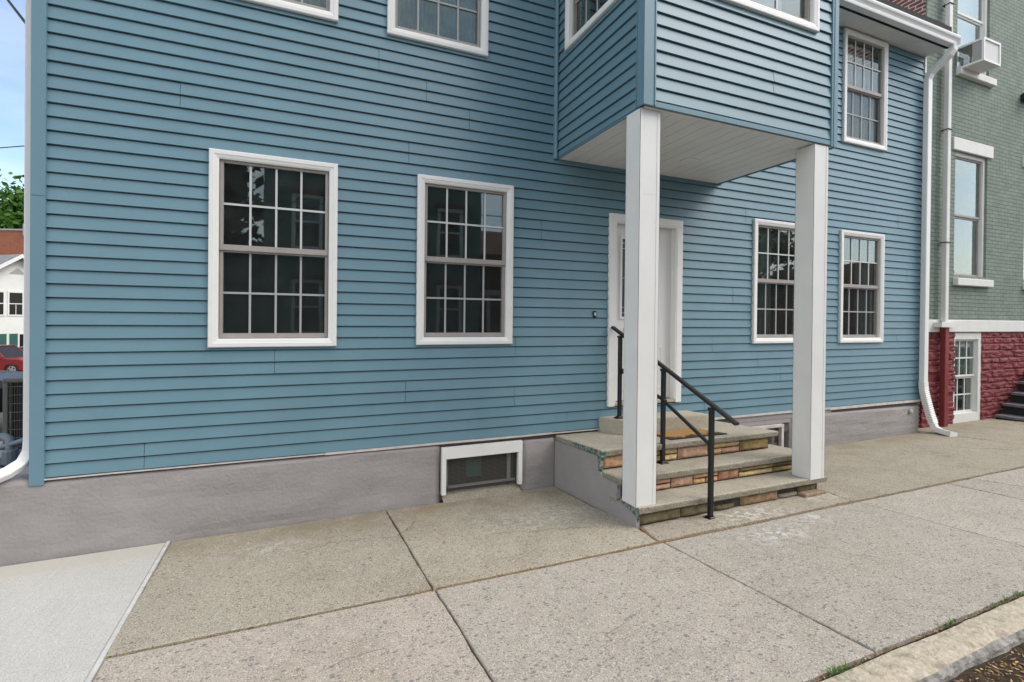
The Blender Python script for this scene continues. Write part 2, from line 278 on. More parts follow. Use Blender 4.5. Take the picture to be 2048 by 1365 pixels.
mat('clap_white', (0.72, 0.72, 0.68), 0.6, nscale=1, namp=0.05)
mat('shutter', (0.020, 0.105, 0.085), 0.6)
mat('grey_roof', (0.20, 0.205, 0.215), 0.95, nscale=6, namp=0.25)
mat('cable', (0.02, 0.02, 0.022), 0.7)
mat('pole_wood', (0.10, 0.08, 0.06), 0.95)
mat('curtain_lilac', (0.74, 0.68, 0.80), 0.9, nscale=5, namp=0.10)
mat('curtain_green', (0.22, 0.40, 0.35), 0.9, nscale=9, namp=0.35)
mat('curtain_grey', (0.30, 0.30, 0.33), 0.9, nscale=4, namp=0.25)
mat('blind_white', (0.62, 0.63, 0.62), 0.7)
mat('dark_green_paint', (0.105, 0.175, 0.150), 0.8, nscale=1.5, namp=0.15)
mat('dark_red_brick', (0.14, 0.045, 0.03), 0.9, nscale=1.5, namp=0.2)
mat('litter_a', (0.46, 0.24, 0.07), 0.9); mat('litter_b', (0.26, 0.15, 0.07), 0.9); mat('litter_c', (0.50, 0.38, 0.20), 0.9)
mat('moss', (0.12, 0.15, 0.03), 1.0, nscale=30, namp=0.4, bump=1.0, bscale=80, bdist=0.01)
mat('bell_black', (0.012, 0.012, 0.014), 0.25); mat('bell_white', (0.75, 0.75, 0.74), 0.4)
mat('wall_grey', (0.36, 0.36, 0.35), 0.9)
attr_mat('stone_facing', bump=0.9, bscale=34, bdist=0.010, nscale=22, amt=0.42)
concrete('slab_tan', (0.385, 0.345, 0.272), (0.50, 0.47, 0.42), (0.17, 0.145, 0.12), (0.235, 0.195, 0.135), speck=170, stain_amt=0.55, dark_amt=0.10, light_amt=0.10,
         tint=True, cracks=0.7, wallstain=(0.245, 0.205, 0.135),
         blot=[(3.50, -1.58, 0, 0.62, 1.1), (-0.2, -0.5, 0, 0.5, 0.45), (1.9, -0.9, 0, 0.7, 0.5), (4.5, -1.5, 0, .35, .9)])
concrete('slab_pink', (0.425, 0.380, 0.320), (0.55, 0.51, 0.45), (0.215, 0.20, 0.185), (0.35, 0.295, 0.22), big=0.90, bigcol=(0.20, 0.205, 0.20), speck=165, stain_amt=0.5, dark_amt=0.11, light_amt=0.10,
         tint=True, cracks=0.6,
         blot=[(3.35, -1.98, 0, 0.45, 1.0), (3.9, -1.86, 0, 0.3, 0.9)])
concrete('slab_white', (0.545, 0.53, 0.49), (0.56, 0.56, 0.54), (0.40, 0.40, 0.39), (0.49, 0.485, 0.455), big=0.995, patch=1.02, speck=300, stain_amt=0.3, dark_amt=0.02, light_amt=0.02, bump=0.2, broom=0.05)
concrete('stoop_cap', (0.42, 0.38, 0.305), (0.54, 0.50, 0.44), (0.27, 0.24, 0.19), (0.25, 0.225, 0.145), speck=230, stain_amt=0.7, dark_amt=0.06, light_amt=0.06)
concrete('stoop_edge', (0.30, 0.275, 0.215), (0.46, 0.43, 0.36), (0.18, 0.16, 0.12), (0.17, 0.16, 0.085), speck=190, stain_amt=0.8, dark_amt=0.12, light_amt=0.10, bump=0.8)
concrete('block_tan', (0.46, 0.42, 0.33), (0.54, 0.50, 0.42), (0.32, 0.28, 0.21), (0.40, 0.34, 0.23), speck=220, stain_amt=0.4, dark_amt=0.04, light_amt=0.04, bump=0.3)
brick_mat('green_brick', (0.215, 0.262, 0.222), (0.190, 0.238, 0.200), (0.105, 0.132, 0.110), ms=0.006, bump=0.9, namp=0.16, mdist=0.008)
brick_mat('side_brick', (0.27, 0.075, 0.05), (0.20, 0.06, 0.045), (0.55, 0.50, 0.45), ms=0.012, axis='yz')
brick_mat('far_brick', (0.34, 0.115, 0.06), (0.27, 0.09, 0.05), (0.30, 0.16, 0.10), ms=0.01, bw=0.4, bh=0.13)
glass_mat('glass'); glass_mat('glass_soft', boost=1.0); glass_mat('glass_wavy', wave=0.04, wscale=5.0); glass_mat('glass_flat', wave=0.0)
screen_mat('insect_screen', (0.035, 0.038, 0.04), 0.18)
screen_mat('sheer', (0.44, 0.40, 0.50), 0.72)

# ------------------------------------------------------------------ mesh helpers
class MB:
    def __init__(s): s.v = []; s.f = []; s.m = []; s.c = []
    def add(s, vs, fs, mi=0, colr=None):
        o = len(s.v); s.v += [tuple(v) for v in vs]; s.f += [tuple(i+o for i in f) for f in fs]; s.m += [mi]*len(fs)
        s.c += [colr]*len(fs)
    def box(s, a, b, mi=0, T=None, colr=None):
        x0, y0, z0 = a; x1, y1, z1 = b
        vs = [(x0, y0, z0), (x1, y0, z0), (x1, y1, z0), (x0, y1, z0), (x0, y0, z1), (x1, y0, z1), (x1, y1, z1), (x0, y1, z1)]
        if T: vs = [T(*v) for v in vs]
        s.add(vs, [(0, 3, 2, 1), (4, 5, 6, 7), (0, 1, 5, 4), (1, 2, 6, 5), (2, 3, 7, 6), (3, 0, 4, 7)], mi, colr)
    def bbox(s, a, b, r, mi=0, T=None, colr=None):
        """box with chamfered edges"""
        (x0, y0, z0), (x1, y1, z1) = a, b
        vs = []; idx = {}
        for ix, x in enumerate((x0, x1)):
            for iy, y in enumerate((y0, y1)):
                for iz, z in enumerate((z0, z1)):
                    sx, sy, sz = (1, -1)[ix], (1, -1)[iy], (1, -1)[iz]
                    for k, p in enumerate(((x, y+sy*r, z+sz*r), (x+sx*r, y, z+sz*r), (x+sx*r, y+sy*r, z))):
                        idx[(ix, iy, iz, k)] = len(vs); vs.append(p)
        I = lambda *a_: idx[a_]
        fs = []
        for i in (0, 1):
            q = [I(i, 0, 0, 0), I(i, 1, 0, 0), I(i, 1, 1, 0), I(i, 0, 1, 0)]; fs.append(q if i else q[::-1])
            q = [I(0, i, 0, 1), I(1, i, 0, 1), I(1, i, 1, 1), I(0, i, 1, 1)]; fs.append(q if not i else q[::-1])
            q = [I(0, 0, i, 2), I(1, 0, i, 2), I(1, 1, i, 2), I(0, 1, i, 2)]; fs.append(q if i else q[::-1])
        for i in (0, 1):
            for j in (0, 1):
                fs.append([I(i, j, 0, 0), I(i, j, 0, 1), I(i, j, 1, 1), I(i, j, 1, 0)])
                fs.append([I(i, 0, j, 0), I(i, 0, j, 2), I(i, 1, j, 2), I(i, 1, j, 0)])
                fs.append([I(0, i, j, 1), I(0, i, j, 2), I(1, i, j, 2), I(1, i, j, 1)])
        for i in (0, 1):
            for j in (0, 1):
                for k in (0, 1): fs.append([I(i, j, k, 0), I(i, j, k, 1), I(i, j, k, 2)])
        if T: vs = [T(*v) for v in vs]
        s.add(vs, fs, mi, colr)
    def prism(s, pts, y0, y1, mi=0, T=None):
        """polygon in (a,b) extruded along a third axis; T(a, t, b)"""
        n = len(pts); vs = [(a, y0, b) for a, b in pts] + [(a, y1, b) for a, b in pts]
        if T: vs = [T(*v) for v in vs]
        s.add(vs, [tuple(range(n)), tuple(range(2*n-1, n-1, -1))] + [(i, i+n, (i+1) % n+n, (i+1) % n) for i in range(n)], mi)
    def tube(s, pts, r, n=10, mi=0, cap=True, sec=None):
        """sweep a round (or custom sec list of 2-D) section along points; r may be a list"""
        P = [Vector(p) for p in pts]; rs = r if isinstance(r, (list, tuple)) else [r]*len(P)
        up = Vector((0, 0, 1)); prev = None; rings = []
        for i, p in enumerate(P):
            d = ((P[min(i+1, len(P)-1)]-p).normalized() + (p-P[max(i-1, 0)]).normalized())
            if d.length < 1e-6: d = P[-1]-P[0]
            d.normalize()
            if prev is None:
                a = d.cross(up) if abs(d.dot(up)) < 0.95 else Vector((1, 0, 0)); a = (a - d*a.dot(d)).normalized()
            else: a = (prev - d*prev.dot(d)).normalized()
            prev = a; b = d.cross(a)
            ss = sec or [(math.cos(2*PI*k/n), math.sin(2*PI*k/n)) for k in range(n)]
            rings.append([p + (a*u_+b*v_)*rs[i] for u_, v_ in ss])
        m_ = len(rings[0]); vs = [q for g in rings for q in g]; fs = []
        for i in range(len(P)-1):
            for k in range(m_): fs.append((i*m_+k, i*m_+(k+1) % m_, (i+1)*m_+(k+1) % m_, (i+1)*m_+k))
        if cap: fs.append(tuple(range(m_-1, -1, -1))); fs.append(tuple(range((len(P)-1)*m_, len(P)*m_)))
        s.add(vs, fs, mi)
    def build(s, name, mats, parent=None, smooth=False, fixn=True):
        me = bpy.data.meshes.new(name); me.from_pydata(s.v, [], s.f)
        for m in (mats if isinstance(mats, (list, tuple)) else [mats]): me.materials.append(MAT[m])
        me.polygons.foreach_set('material_index', s.m)
        if any(c is not None for c in s.c):
            ca = me.color_attributes.new('pig', 'FLOAT_COLOR', 'CORNER')
            for p in me.polygons:
                c = s.c[p.index] or (.3, .3, .3)
                for li in p.loop_indices: ca.data[li].color = (*c, 1)
        if fixn:
            bm = bmesh.new(); bm.from_mesh(me); bmesh.ops.recalc_face_normals(bm, faces=bm.faces); bm.to_mesh(me); bm.free()
        if smooth: me.polygons.foreach_set('use_smooth', [True]*len(me.polygons))
        me.update()
        o = bpy.data.objects.new(name, me); col.objects.link(o)
        if parent: o.parent = parent
        return o
def thing(name, label, cat, group=None, loc=(0, 0, 0), rz=0):
    o = bpy.data.objects.new(name, None); col.objects.link(o); o.location = loc; o.rotation_euler = (0, 0, rz)
    o['label'] = label; o['category'] = cat
    if group: o['group'] = group
    return o
def tag(o, label, cat, group=None):
    o['label'] = label; o['category'] = cat
    if group: o['group'] = group
    return o
def struct(o, kind='structure'): o['kind'] = kind; return o
def local(o, parent):
    """parent a mesh that was built in world coordinates to a thing that stands elsewhere"""
    o.parent = parent; o.matrix_parent_inverse = Matrix.LocRotScale(parent.location, parent.rotation_euler, None).inverted(); return o

ROW = 0.1016; ZB = 0.584
def siding(mb, T, u0, u1, z0, z1, openings=(), zb=ZB, seams=None, row=ROW, seed=1, lip=0.018):
    rnd = random.Random(seed)
    k0 = math.floor((z0-zb)/row+1e-6); k1 = math.ceil((z1-zb)/row-1e-6)
    seams = seams or {}
    for k in range(k0, k1):
        zs, ze = zb+k*row, zb+(k+1)*row
        a, b = max(zs, z0), min(ze, z1)
        if b-a < 0.004: continue
        sm = sorted(seams.get(k, []))
        cuts = sorted({a, b, *[z for o in openings for z in (o[2], o[3]) if a < z < b], *([ze-0.0105] if a < ze-0.0105 < b else []), *([ze-0.0095] if a < ze-0.0095 < b else [])})
        def nn(z):
            h = z-zs
            if h <= row-0.0105+1e-7: return lip - (lip-0.003)*h/(row-0.0105)
            return -0.008
        for c0, c1 in zip(cuts[:-1], cuts[1:]):
            mid = (c0+c1)/2
            segs = [(u0, u1)]
            for (ou0, ou1, oz0, oz1) in openings:
                if oz0 < mid < oz1:
                    ns = []
                    for s0, s1 in segs:
                        if ou1 <= s0 or ou0 >= s1: ns.append((s0, s1)); continue
                        if ou0 > s0: ns.append((s0, ou0))
                        if ou1 < s1: ns.append((ou1, s1))
                    segs = ns
            out_ = []
            for s0, s1 in segs:
                cur = s0
                for q in sm:
                    if cur < q < s1: out_.append((cur, q-0.0020)); cur = q+0.0014
                out_.append((cur, s1))
            for s0, s1 in out_:
                j = sum(1 for q in sm if q < (s0+s1)/2); dn = 0.0016*(j % 2)
                # split long panels so that their lower edge can wander a little
                nseg = max(1, int((s1-s0)/0.6)); us = [s0+(s1-s0)*i/nseg for i in range(nseg+1)]
                for p0, p1 in zip(us[:-1], us[1:]):
                    w0 = 0.0022*noise.noise(Vector((p0*0.9, (k//2)*3.1, seed))); w1 = 0.0022*noise.noise(Vector((p1*0.9, (k//2)*3.1, seed)))
                    n0, n1 = nn(c0+1e-6)+dn, nn(c1-1e-6)+dn
                    mb.add([T(p0, n0+w0, c0), T(p1, n0+w1, c0), T(p1, n1+w1, c1), T(p0, n1+w0, c1)], [(0, 1, 2, 3)])
                    if abs(c0-zs) < 1e-6:
                        mb.add([T(p0, -0.0085, c0-0.001), T(p1, -0.0085, c0-0.001), T(p1, n0+w1, c0), T(p0, n0+w0, c0)], [(0, 1, 2, 3)])
def cellwall(mb, T, u0, u1, z0, z1, openings, n0, n1, mi=0, reveal=None):
    """wall slab with openings, made as a grid of boxes butted together, with no inner faces"""
    us = sorted({u0, u1, *[q for o in openings for q in o[:2] if u0 < q < u1]}); zs = sorted({z0, z1, *[q for o in openings for q in o[2:4] if z0 < q < z1]})
    solid = lambda i, j: 0 <= i < len(us)-1 and 0 <= j < len(zs)-1 and not any(o[0] < (us[i]+us[i+1])/2 < o[1] and o[2] < (zs[j]+zs[j+1])/2 < o[3] for o in openings)
    rv = mi if reveal is None else reveal
    for i in range(len(us)-1):
        for j in range(len(zs)-1):
            if not solid(i, j): continue
            a, b, c, d = us[i], us[i+1], zs[j], zs[j+1]
            mb.add([T(a, n0, c), T(b, n0, c), T(b, n0, d), T(a, n0, d)], [(0, 1, 2, 3)], mi)
            mb.add([T(a, n1, c), T(b, n1, c), T(b, n1, d), T(a, n1, d)], [(3, 2, 1, 0)], mi)
            for (di, dj, q) in ((-1, 0, [(a, c), (a, d)]), (1, 0, [(b, c), (b, d)]), (0, -1, [(a, c), (b, c)]), (0, 1, [(a, d), (b, d)])):
                if not solid(i+di, j+dj):
                    (p, r_), (s_, t_) = q
                    mb.add([T(p, n0, r_), T(s_, n0, t_), T(s_, n1, t_), T(p, n1, r_)], [(0, 1, 2, 3)], rv)

def TF(u, n, z): return (u, -n, z)                     # street facade, u = X
YF = 0.0
BX0, BX1, BY, BZ = 2.485, 4.735, -1.45, 3.48
def TBF(u, n, z): return (u, BY-n, z)                  # bay front
def TBL(u, n, z): return (BX0-n, -u, z)                # bay left, u = distance out from the wall
def TBR(u, n, z): return (BX1+n, -u, z)
XL, XR_ = -1.782, 9.0
EAVE = 5.97; TOP = EAVE

# ================================================================== GROUND, SIDEWALK, CURB
def zg(x, y): return -0.005+0.0067*max(-6, min(x, 16)) - 0.07*max(-4.0, min(0, y))
def terrain(x, y):
    if y < -3.36:                      # street
        return zg(x, -3.4)-0.16
    if y <= 0.02 and x > -8: return zg(x, y)-0.04
    # behind the building line the lot falls away
    t = max(0, y-2.6)
    base = -0.25 - 0.055*min(t, 32)
    if x > -1.0: base = 0.0 - 0.02*min(t, 30)
    return base
gm = MB()
xs = [-300, -120, -60, -40, -30, -24, -18, -14, -11, -8, -6, -4.5, -3.2, -2.6, -1.9, -1, 0, 2, 4, 6, 8, 10, 12, 14, 18, 25, 40, 70, 140, 300]
ys = [-300, -120, -60, -30, -20, -14, -10, -7, -5, -4, -3.37, -3.35, -2, -1, 0, 0.03, 0.3, 1, 2, 2.6, 4, 6, 8, 10, 13, 17, 22, 28, 34.5, 45, 60, 90, 150, 300]
vs = [(x, y, terrain(x, y)) for y in ys for x in xs]; nx = len(xs)
gm.add(vs, [(j*nx+i, j*nx+i+1, (j+1)*nx+i+1, (j+1)*nx+i) for j in range(len(ys)-1) for i in range(nx-1)])
struct(gm.build('ground', 'yard'))
# asphalt street sheet
sm_ = MB(); SX = [-200, -60, -20, -8, -4, 0, 1, 2, 3, 4, 5, 6, 8, 12, 20, 60, 200]; SY = [-12.2, -9, -6, -4.6, -3.9, -3.42]
sv = [(x, y, zg(x, -3.4)-0.080+0.012*max(0, (y+3.9))*0 - 0.01*(min(0, y+3.4))*(1 if y > -7.8 else 0.8)*0.3) for y in SY for x in SX]
sm_.add(sv, [(j*len(SX)+i, j*len(SX)+i+1, (j+1)*len(SX)+i+1, (j+1)*len(SX)+i) for j in range(len(SY)-1) for i in range(len(SX)-1)])
struct(sm_.build('road', 'asphalt'))
sw2 = MB(); sw2.box((-60, -14.6, 0.0), (60, -12.2, 0.30), colr=(1, 1, 1)); struct(sw2.build('far_pavement', 'slab_tan'))
def slab(mb, poly, thick=0.05, lift=0.0, sub=0.035, jit=0.006, seed=0, mi=0):
    """pavement slab: polygon outline refined and roughened, laid on the tilted sidewalk plane"""
    pts = []
    n = len(poly)
    for i in range(n):
        a = Vector(poly[i]); b = Vector(poly[(i+1) % n]); L_ = (b-a).length; k = max(1, int(L_/sub)); d = (b-a)/k; nrm = Vector((-d.y, d.x)).normalized()
        for j in range(k):
            p = a+d*j
            if j: p = p + nrm*jit*(noise.noise(Vector((p.x*3, p.y*3, seed)))*1.2+noise.noise(Vector((p.x*15, p.y*15, seed+5)))*0.9)
            pts.append(p)
    m_ = len(pts); r = 0.006; c = sum(pts, Vector((0, 0)))/m_
    inner = [p+(c-p).normalized()*r for p in pts]
    vs = [(p.x, p.y, zg(p.x, p.y)+lift) for p in inner] + [(p.x, p.y, zg(p.x, p.y)+lift-0.005) for p in pts] + [(p.x, p.y, zg(p.x, p.y)-thick) for p in pts]
    fs = [tuple(range(m_))] + [(i, i+m_, (i+1) % m_+m_, (i+1) % m_) for i in range(m_)] + [(i+m_, i+2*m_, (i+1) % m_+2*m_, (i+1) % m_+m_) for i in range(m_)]
    k_ = {1: (1.0, 1.0, .99), 2: (1.05, 1.05, 1.03), 3: (.96, .95, .93), 4: (.93, .93, .90), 5: (1.04, 1.02, 1.0), 6: (1.0, 1.0, 1.0), 7: (.94, .955, .96), 8: (.99, 1.0, 1.01), 9: (.92, .93, .93), 10: (.97, .98, .98)}.get(seed, (1, 1, 1))
    mb.add(vs, fs, mi, k_)
HY = lambda x: -1.695-0.0150*max(-1, x)
CB = -3.205
g = 0.0055
def quad(x0a, x0b, x1a, x1b, ya, yb):  # x at top (ya) / bottom (yb)
    ya_ = ya if callable(ya) else (lambda x: ya); yb_ = yb if callable(yb) else (lambda x: yb)
    return [(x0b, yb_(x0b)), (x1b, yb_(x1b)), (x1a, ya_(x1a)), (x0a, ya_(x0a))]
gh_ = lambda x: 0.020+0.006*noise.noise(Vector((x*1.1, 0, 3)))+0.004*(x > 2.4)
top_y = lambda x: HY(x)+gh_(x); bot_y = lambda x: HY(x)-gh_(x)*.6
sa = MB()
slab(sa, quad(-0.932, -0.880, 0.727-g, 0.752-g, -0.034, top_y), seed=1)
slab(sa, [(0.752+g, top_y(0.75)), (2.455-g, top_y(2.455)), (2.500, -1.360), (2.455, -0.70), (2.462, -0.036), (0.727+g, -0.036)], seed=2)
slab(sa, [(2.455+g, top_y(2.46)), (4.628-g, top_y(4.63)), (4.700, -1.40), (2.545, -1.36)], seed=3, lift=0.004)
slab(sa, [(4.628+g, top_y(4.63)), (7.4, top_y(7.4)), (14.5, HY(14.5)+g), (14.5, .30), (9.02, .30), (9.0, -0.034), (4.66, -0.034), (4.715, -1.40)], seed=4)
struct(sa.build('sidewalk', 'slab_tan'))
sb = MB()
slab(sb, quad(-0.865, -0.80, 0.762-g, 0.80-g, bot_y, CB), seed=5)
slab(sb, quad(0.762+g, 0.80+g, 2.478-g, 2.488-g, bot_y, CB), seed=6)
slab(sb, quad(2.478+g, 2.488+g, 4.650-g*.6, 4.648-g*.6, bot_y, CB), seed=7)
slab(sb, quad(4.650+g*.3, 4.648+g*.3, 6.020-g*1.4, 5.90-g*1.4, bot_y, CB), seed=8)
slab(sb, quad(6.020+g*1.4, 5.90+g*1.4, 6.446-g, 6.60-g, bot_y, CB), seed=9)
slab(sb, quad(6.446+g, 6.60+g, 8.9, 8.9, bot_y, CB), seed=10)
slab(sb, quad(8.92, 8.92, 14.5, 14.5, bot_y, CB), seed=11)
struct(sb.build('sidewalk_kerb_side', 'slab_pink'))
swm = MB()
slab(swm, [(-5.5, CB), (-0.835, CB), (-0.972, -0.030), (-5.5, -0.030)], seed=12, jit=0.0)
struct(swm.build('sidewalk_new_concrete', 'slab_white'))
# pale tooled edge strip along the new concrete
es = MB()
for i in range(26):
    y0, y1 = -0.02-i*0.122, -0.02-(i+1)*0.122+0.001
    xa = lambda y: -0.972+0.137*(-y/3.2)
    es.add([(xa(y0)+.004, y0, zg(-1, y0)+.004), (xa(y0)+.026, y0, zg(-1, y0)+.005), (xa(y1)+.026, y1, zg(-1, y1)+.005), (xa(y1)+.004, y1, zg(-1, y1)+.004)], [(0, 1, 2, 3)])
    es.add([(xa(y0)+.026, y0, zg(-1, y0)+.005), (xa(y0)+.028, y0, zg(-1, y0)-.03), (xa(y1)+.028, y1, zg(-1, y1)-.03), (xa(y1)+.026, y1, zg(-1, y1)+.005)], [(0, 1, 2, 3)])
struct(es.build('sidewalk_form_strip', 'form_strip'))
jd = MB()
jx = [-6, -4, -2, -1, 0, 1, 2, 3, 4, 5, 6, 7, 8, 10, 12, 14.5]; jy = [-3.36, -3.2, -2.4, -1.7, -1, -0.3, 0.0, 0.3]
jv = [(x, y, zg(x, y)-0.026) for y in jy for x in jx]
jd.add(jv, [(j*len(jx)+i, j*len(jx)+i+1, (j+1)*len(jx)+i+1, (j+1)*len(jx)+i) for j in range(len(jy)-1) for i in range(len(jx)-1)])
struct(jd.build('joint_soil', 'dirt'))
gd = MB(); gx = [-7+0.1*i for i in range(216)]
for i in range(215):
    for j, (ya, yb) in enumerate(((-3.40, -3.50), (-3.50, -3.60), (-3.60, -3.72))):
        f_ = lambda x, y: (y+(0.05*noise.noise(Vector((x*2.3, 5, 0)))+0.03*noise.noise(Vector((x*8, 5, 0))) if y < -3.7 else 0))
        h_ = lambda x, y: zg(x, -3.4)-0.080+{-3.40: 0.016, -3.50: 0.010, -3.60: 0.006, -3.72: 0.0008}[y]+0.004*noise.noise(Vector((x*7, y*9, 1)))*(y > -3.7)
        a_, b_ = gx[i], gx[i+1]
        gd.add([(a_, f_(a_, ya), h_(a_, ya)), (b_, f_(b_, ya), h_(b_, ya)), (b_, f_(b_, yb), h_(b_, yb)), (a_, f_(a_, yb), h_(a_, yb))], [(0, 1, 2, 3)])
struct(gd.build('gutter_soil', 'dirt', fixn=False))
# granite curb, broken outer edge
cb = MB(); nxc = 260; xs_ = [-7+21.5*i/nxc for i in range(nxc+1)]
prof = [(-3.235, -0.06), (-3.240, 0.0), (-3.285, 0.004), (-3.34, 0.003), (-3.385, -0.004), (-3.402, -0.030), (-3.408, -0.07), (-3.412, -0.16)]
vs = []
for x in xs_:
    for j, (y, dz) in enumerate(prof):
        nz_ = noise.noise(Vector((x*2.2, j*0.35, 1.0))); n2_ = noise.noise(Vector((x*9, j*1.1, 4.0)))
        amp = 0.010 if j < 4 else 0.024
        vs.append((x, y+(nz_*amp+n2_*0.35*amp), zg(x, -3.24)+dz+(0.004*n2_ if 0 < j < 5 else 0.0)-0.012*max(0, nz_)*(j == 4)))
P_ = len(prof)
for i in range(nxc):
    for j in range(P_-1):
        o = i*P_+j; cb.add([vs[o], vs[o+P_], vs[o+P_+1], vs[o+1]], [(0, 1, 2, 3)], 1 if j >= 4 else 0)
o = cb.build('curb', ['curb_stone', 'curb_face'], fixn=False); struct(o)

# ================================================================== BLUE HOUSE
house = thing('blue_house', 'blue clapboard house with white windows and boxed upper bay on two white posts', 'house')
WW, WH = 0.98, 1.605
wins = {  # centre X, casing bottom Z
    'a': (-0.207, 1.521), 'b': (1.482, 1.523), 'c': (5.822, 1.492), 'd': (7.508, 1.484),
    'e': (-0.215, 4.380), 'f': (1.190, 4.376), 'g': (7.530, 4.340)}
CW = 0.070
op = [(cx-WW/2+CW-0.02, cx+WW/2-CW+0.02, zb+CW-0.02, zb+WH-CW+0.02) for cx, zb in wins.values()]
DX0, DX1, DZ0, DZ1 = 3.135, 4.165, 0.81, 2.965
op_door = (DX0+0.05, DX1-0.05, DZ0-0.01, DZ1-0.05)
allop = op+[op_door]
seam_pts = [(-0.21, 7), (0.9, 4), (2.01, 3), (2.02, 8), (-1.12, 0), (0.63, 34), (1.07, 32), (1.5, 30), (0.91, 26), (2.63, 0), (7.78, 28), (8.36, 26), (5.2, 24), (8.37, 8), (5.45, 6), (5.87, 4), (6.78, 2), (8.35, 0), (4.67, 8), (4.56, 0), (6.79, 32), (7.31, 30), (4.65, 26), (-0.9, 28), (2.3, 20), (8.6, 18), (-1.3, 38), (5.0, 14)]
seams = {}
for x, k in seam_pts:
    for q in (k, k+1): seams.setdefault(q, []).append(x)
sw = MB(); siding(sw, TF, XL+0.055, XR_-0.02, ZB, TOP-0.005, allop, seams=seams, seed=3)
sw.build('siding', 'siding', house, fixn=False)
lw = MB(); siding(lw, lambda u, n, z: (XL-n, u, z), 0.02, 9.0, ZB, TOP, seed=8); lw.build('side_siding', 'siding', house, fixn=False)
bw = MB(); cellwall(bw, TF, XL+0.005, XR_-0.005, 0.30, TOP, allop+[(1.25, 2.09, 0.05, 0.53)], -0.012, -0.15)
bw.box((XL+0.02, 8.8, 0.3), (XR_-0.02, 9.0, TOP)); bw.box((XL+0.012, 0.15, 0.3), (XL+0.15, 8.8, TOP)); bw.box((XR_-0.15, 0.15, 0.3), (XR_-0.01, 8.8, TOP))
bw.box((XL+0.15, 2.6, 0.3), (XR_-0.15, 2.7, TOP)); bw.box((XL+0.15, 0.15, 3.28), (XR_-0.15, 2.6, 3.40)); bw.box((XL+0.15, 0.15, 0.62), (XR_-0.15, 2.6, 0.72))
bw.build('inner_wall', 'interior', house)
# white starter strip and shadow board under the siding
st = MB()
def strip(x0, x1, z, h, d, mi=0, n=14, amp=0.003):
    for i in range(n):
        a, b = x0+(x1-x0)*i/n, x0+(x1-x0)*(i+1)/n
        za, zb_ = z+amp*noise.noise(Vector((a*1.3, 2, 0))), z+amp*noise.noise(Vector((b*1.3, 2, 0)))
        st.add([(a, -d, za-h), (b, -d, zb_-h), (b, -d, zb_), (a, -d, za), (a, -0.0, za-h+.004), (b, -0.0, zb_-h+.004)], [(0, 1, 2, 3), (0, 4, 5, 1)], mi)
strip(XL+0.065, 0.2, 0.580, 0.012, 0.030, amp=0.004); strip(0.2, 2.45, 0.583, 0.022, 0.024); strip(2.38, 3.02, 0.580, 0.014, 0.030, n=4)
st.build('starter_strip', 'starter', house); st = MB()
strip(4.26, 6.85, 0.583, 0.030, 0.022); strip(6.85, 8.99, 0.578, 0.040, 0.020)
st.build('starter_strip', 'starter', house)
# corner boards
cbm = MB()
cbm.box((XL-0.020, -0.030, 0.535), (XL+0.064, -0.002, 2.633)); cbm.box((XL-0.020, -0.030, 2.636), (XL+0.064, -0.002, TOP))
cbm.box((XL-0.020, -0.002, 0.535), (XL-0.002, 0.055, TOP))
cbm.build('corner_board', 'trim_blue', house)
cbr = MB(); cbr.box((XR_-0.03, -0.022, 0.56), (XR_+0.012, 0.06, EAVE-0.26)); cbr.build('corner_board', 'trim_blue', house)
cbw = MB(); cbw.box((XR_-0.026, -0.026, EAVE-0.26), (XR_+0.012, 0.06, EAVE-0.01)); cbw.build('corner_post', 'white_vinyl', house)

# ---- foundation
fm = MB()
def pargeface(x0, x1, ztop, y=-0.022, zb0=None, ret=True):
    nx_ = max(2, int((x1-x0)/0.05)); nz_ = 12; vs = []
    for j in range(nz_+3):
        for i in range(nx_+1):
            x = x0+(x1-x0)*i/nx_; zl = zg(x, 0)-0.06; zt = ztop(x) if callable(ztop) else ztop
            bulge = 0.010*noise.noise(Vector((x*1.6, j*0.35, 2)))+0.004*noise.noise(Vector((x*6, j*1.2, 5)))
            if j <= nz_-1: z = zl+(zt-0.035-zl)*j/(nz_-1); yy = y
            else:
                a = (j-nz_+1)/3*PI/2; z = zt-0.035+0.035*math.sin(a); yy = y+0.035*(1-math.cos(a))
            ex = min(x-x0, x1-x); yy += 0.03*max(0, 1-ex/0.035)**2 if ret else 0
            vs.append((x, yy-bulge, z))
    W_ = nx_+1; rows_ = nz_+3
    fm.add(vs, [(j*W_+i, j*W_+i+1, (j+1)*W_+i+1, (j+1)*W_+i) for j in range(rows_-1) for i in range(nx_)])
    # return faces and top ledge
    for i in (0, nx_):
        e = [vs[j*W_+i] for j in range(rows_)]; m_ = len(e)
        fm.add(e+[(p[0], 0.16, p[2]) for p in e], [(j, j+1, m_+j+1, m_+j) for j in range(m_-1)])
    tp = vs[(rows_-1)*W_:]; fm.add(tp+[(p[0], 0.16, p[2]+0.0) for p in tp], [(i, i+1, W_+i+1, W_+i) for i in range(nx_)])
pargeface(-3.4, 1.238, lambda x: 0.555 if x > XL else 0.575+0.03*min(1, (XL-x)))
pargeface(2.098, 2.52, 0.520); pargeface(4.70, 5.02, 0.46); pargeface(6.07, 8.992, lambda x: 0.497-0.009*(x-6.8))
fm.box((1.20, 0.03, -0.1), (2.14, 0.16, 0.045)); fm.box((5.0, 0.03, -0.1), (6.1, 0.16, 0.06)); fm.box((4.70, 0.05, 0.43), (6.1, 0.15, 0.53)); fm.box((6.0, 0.05, 0.44), (8.98, 0.15, 0.545))
fm.box((2.5, 0.03, -0.1), (4.72, 0.15, 0.56)); fm.box((1.2, 0.075, 0.44), (2.5, 0.155, 0.56))
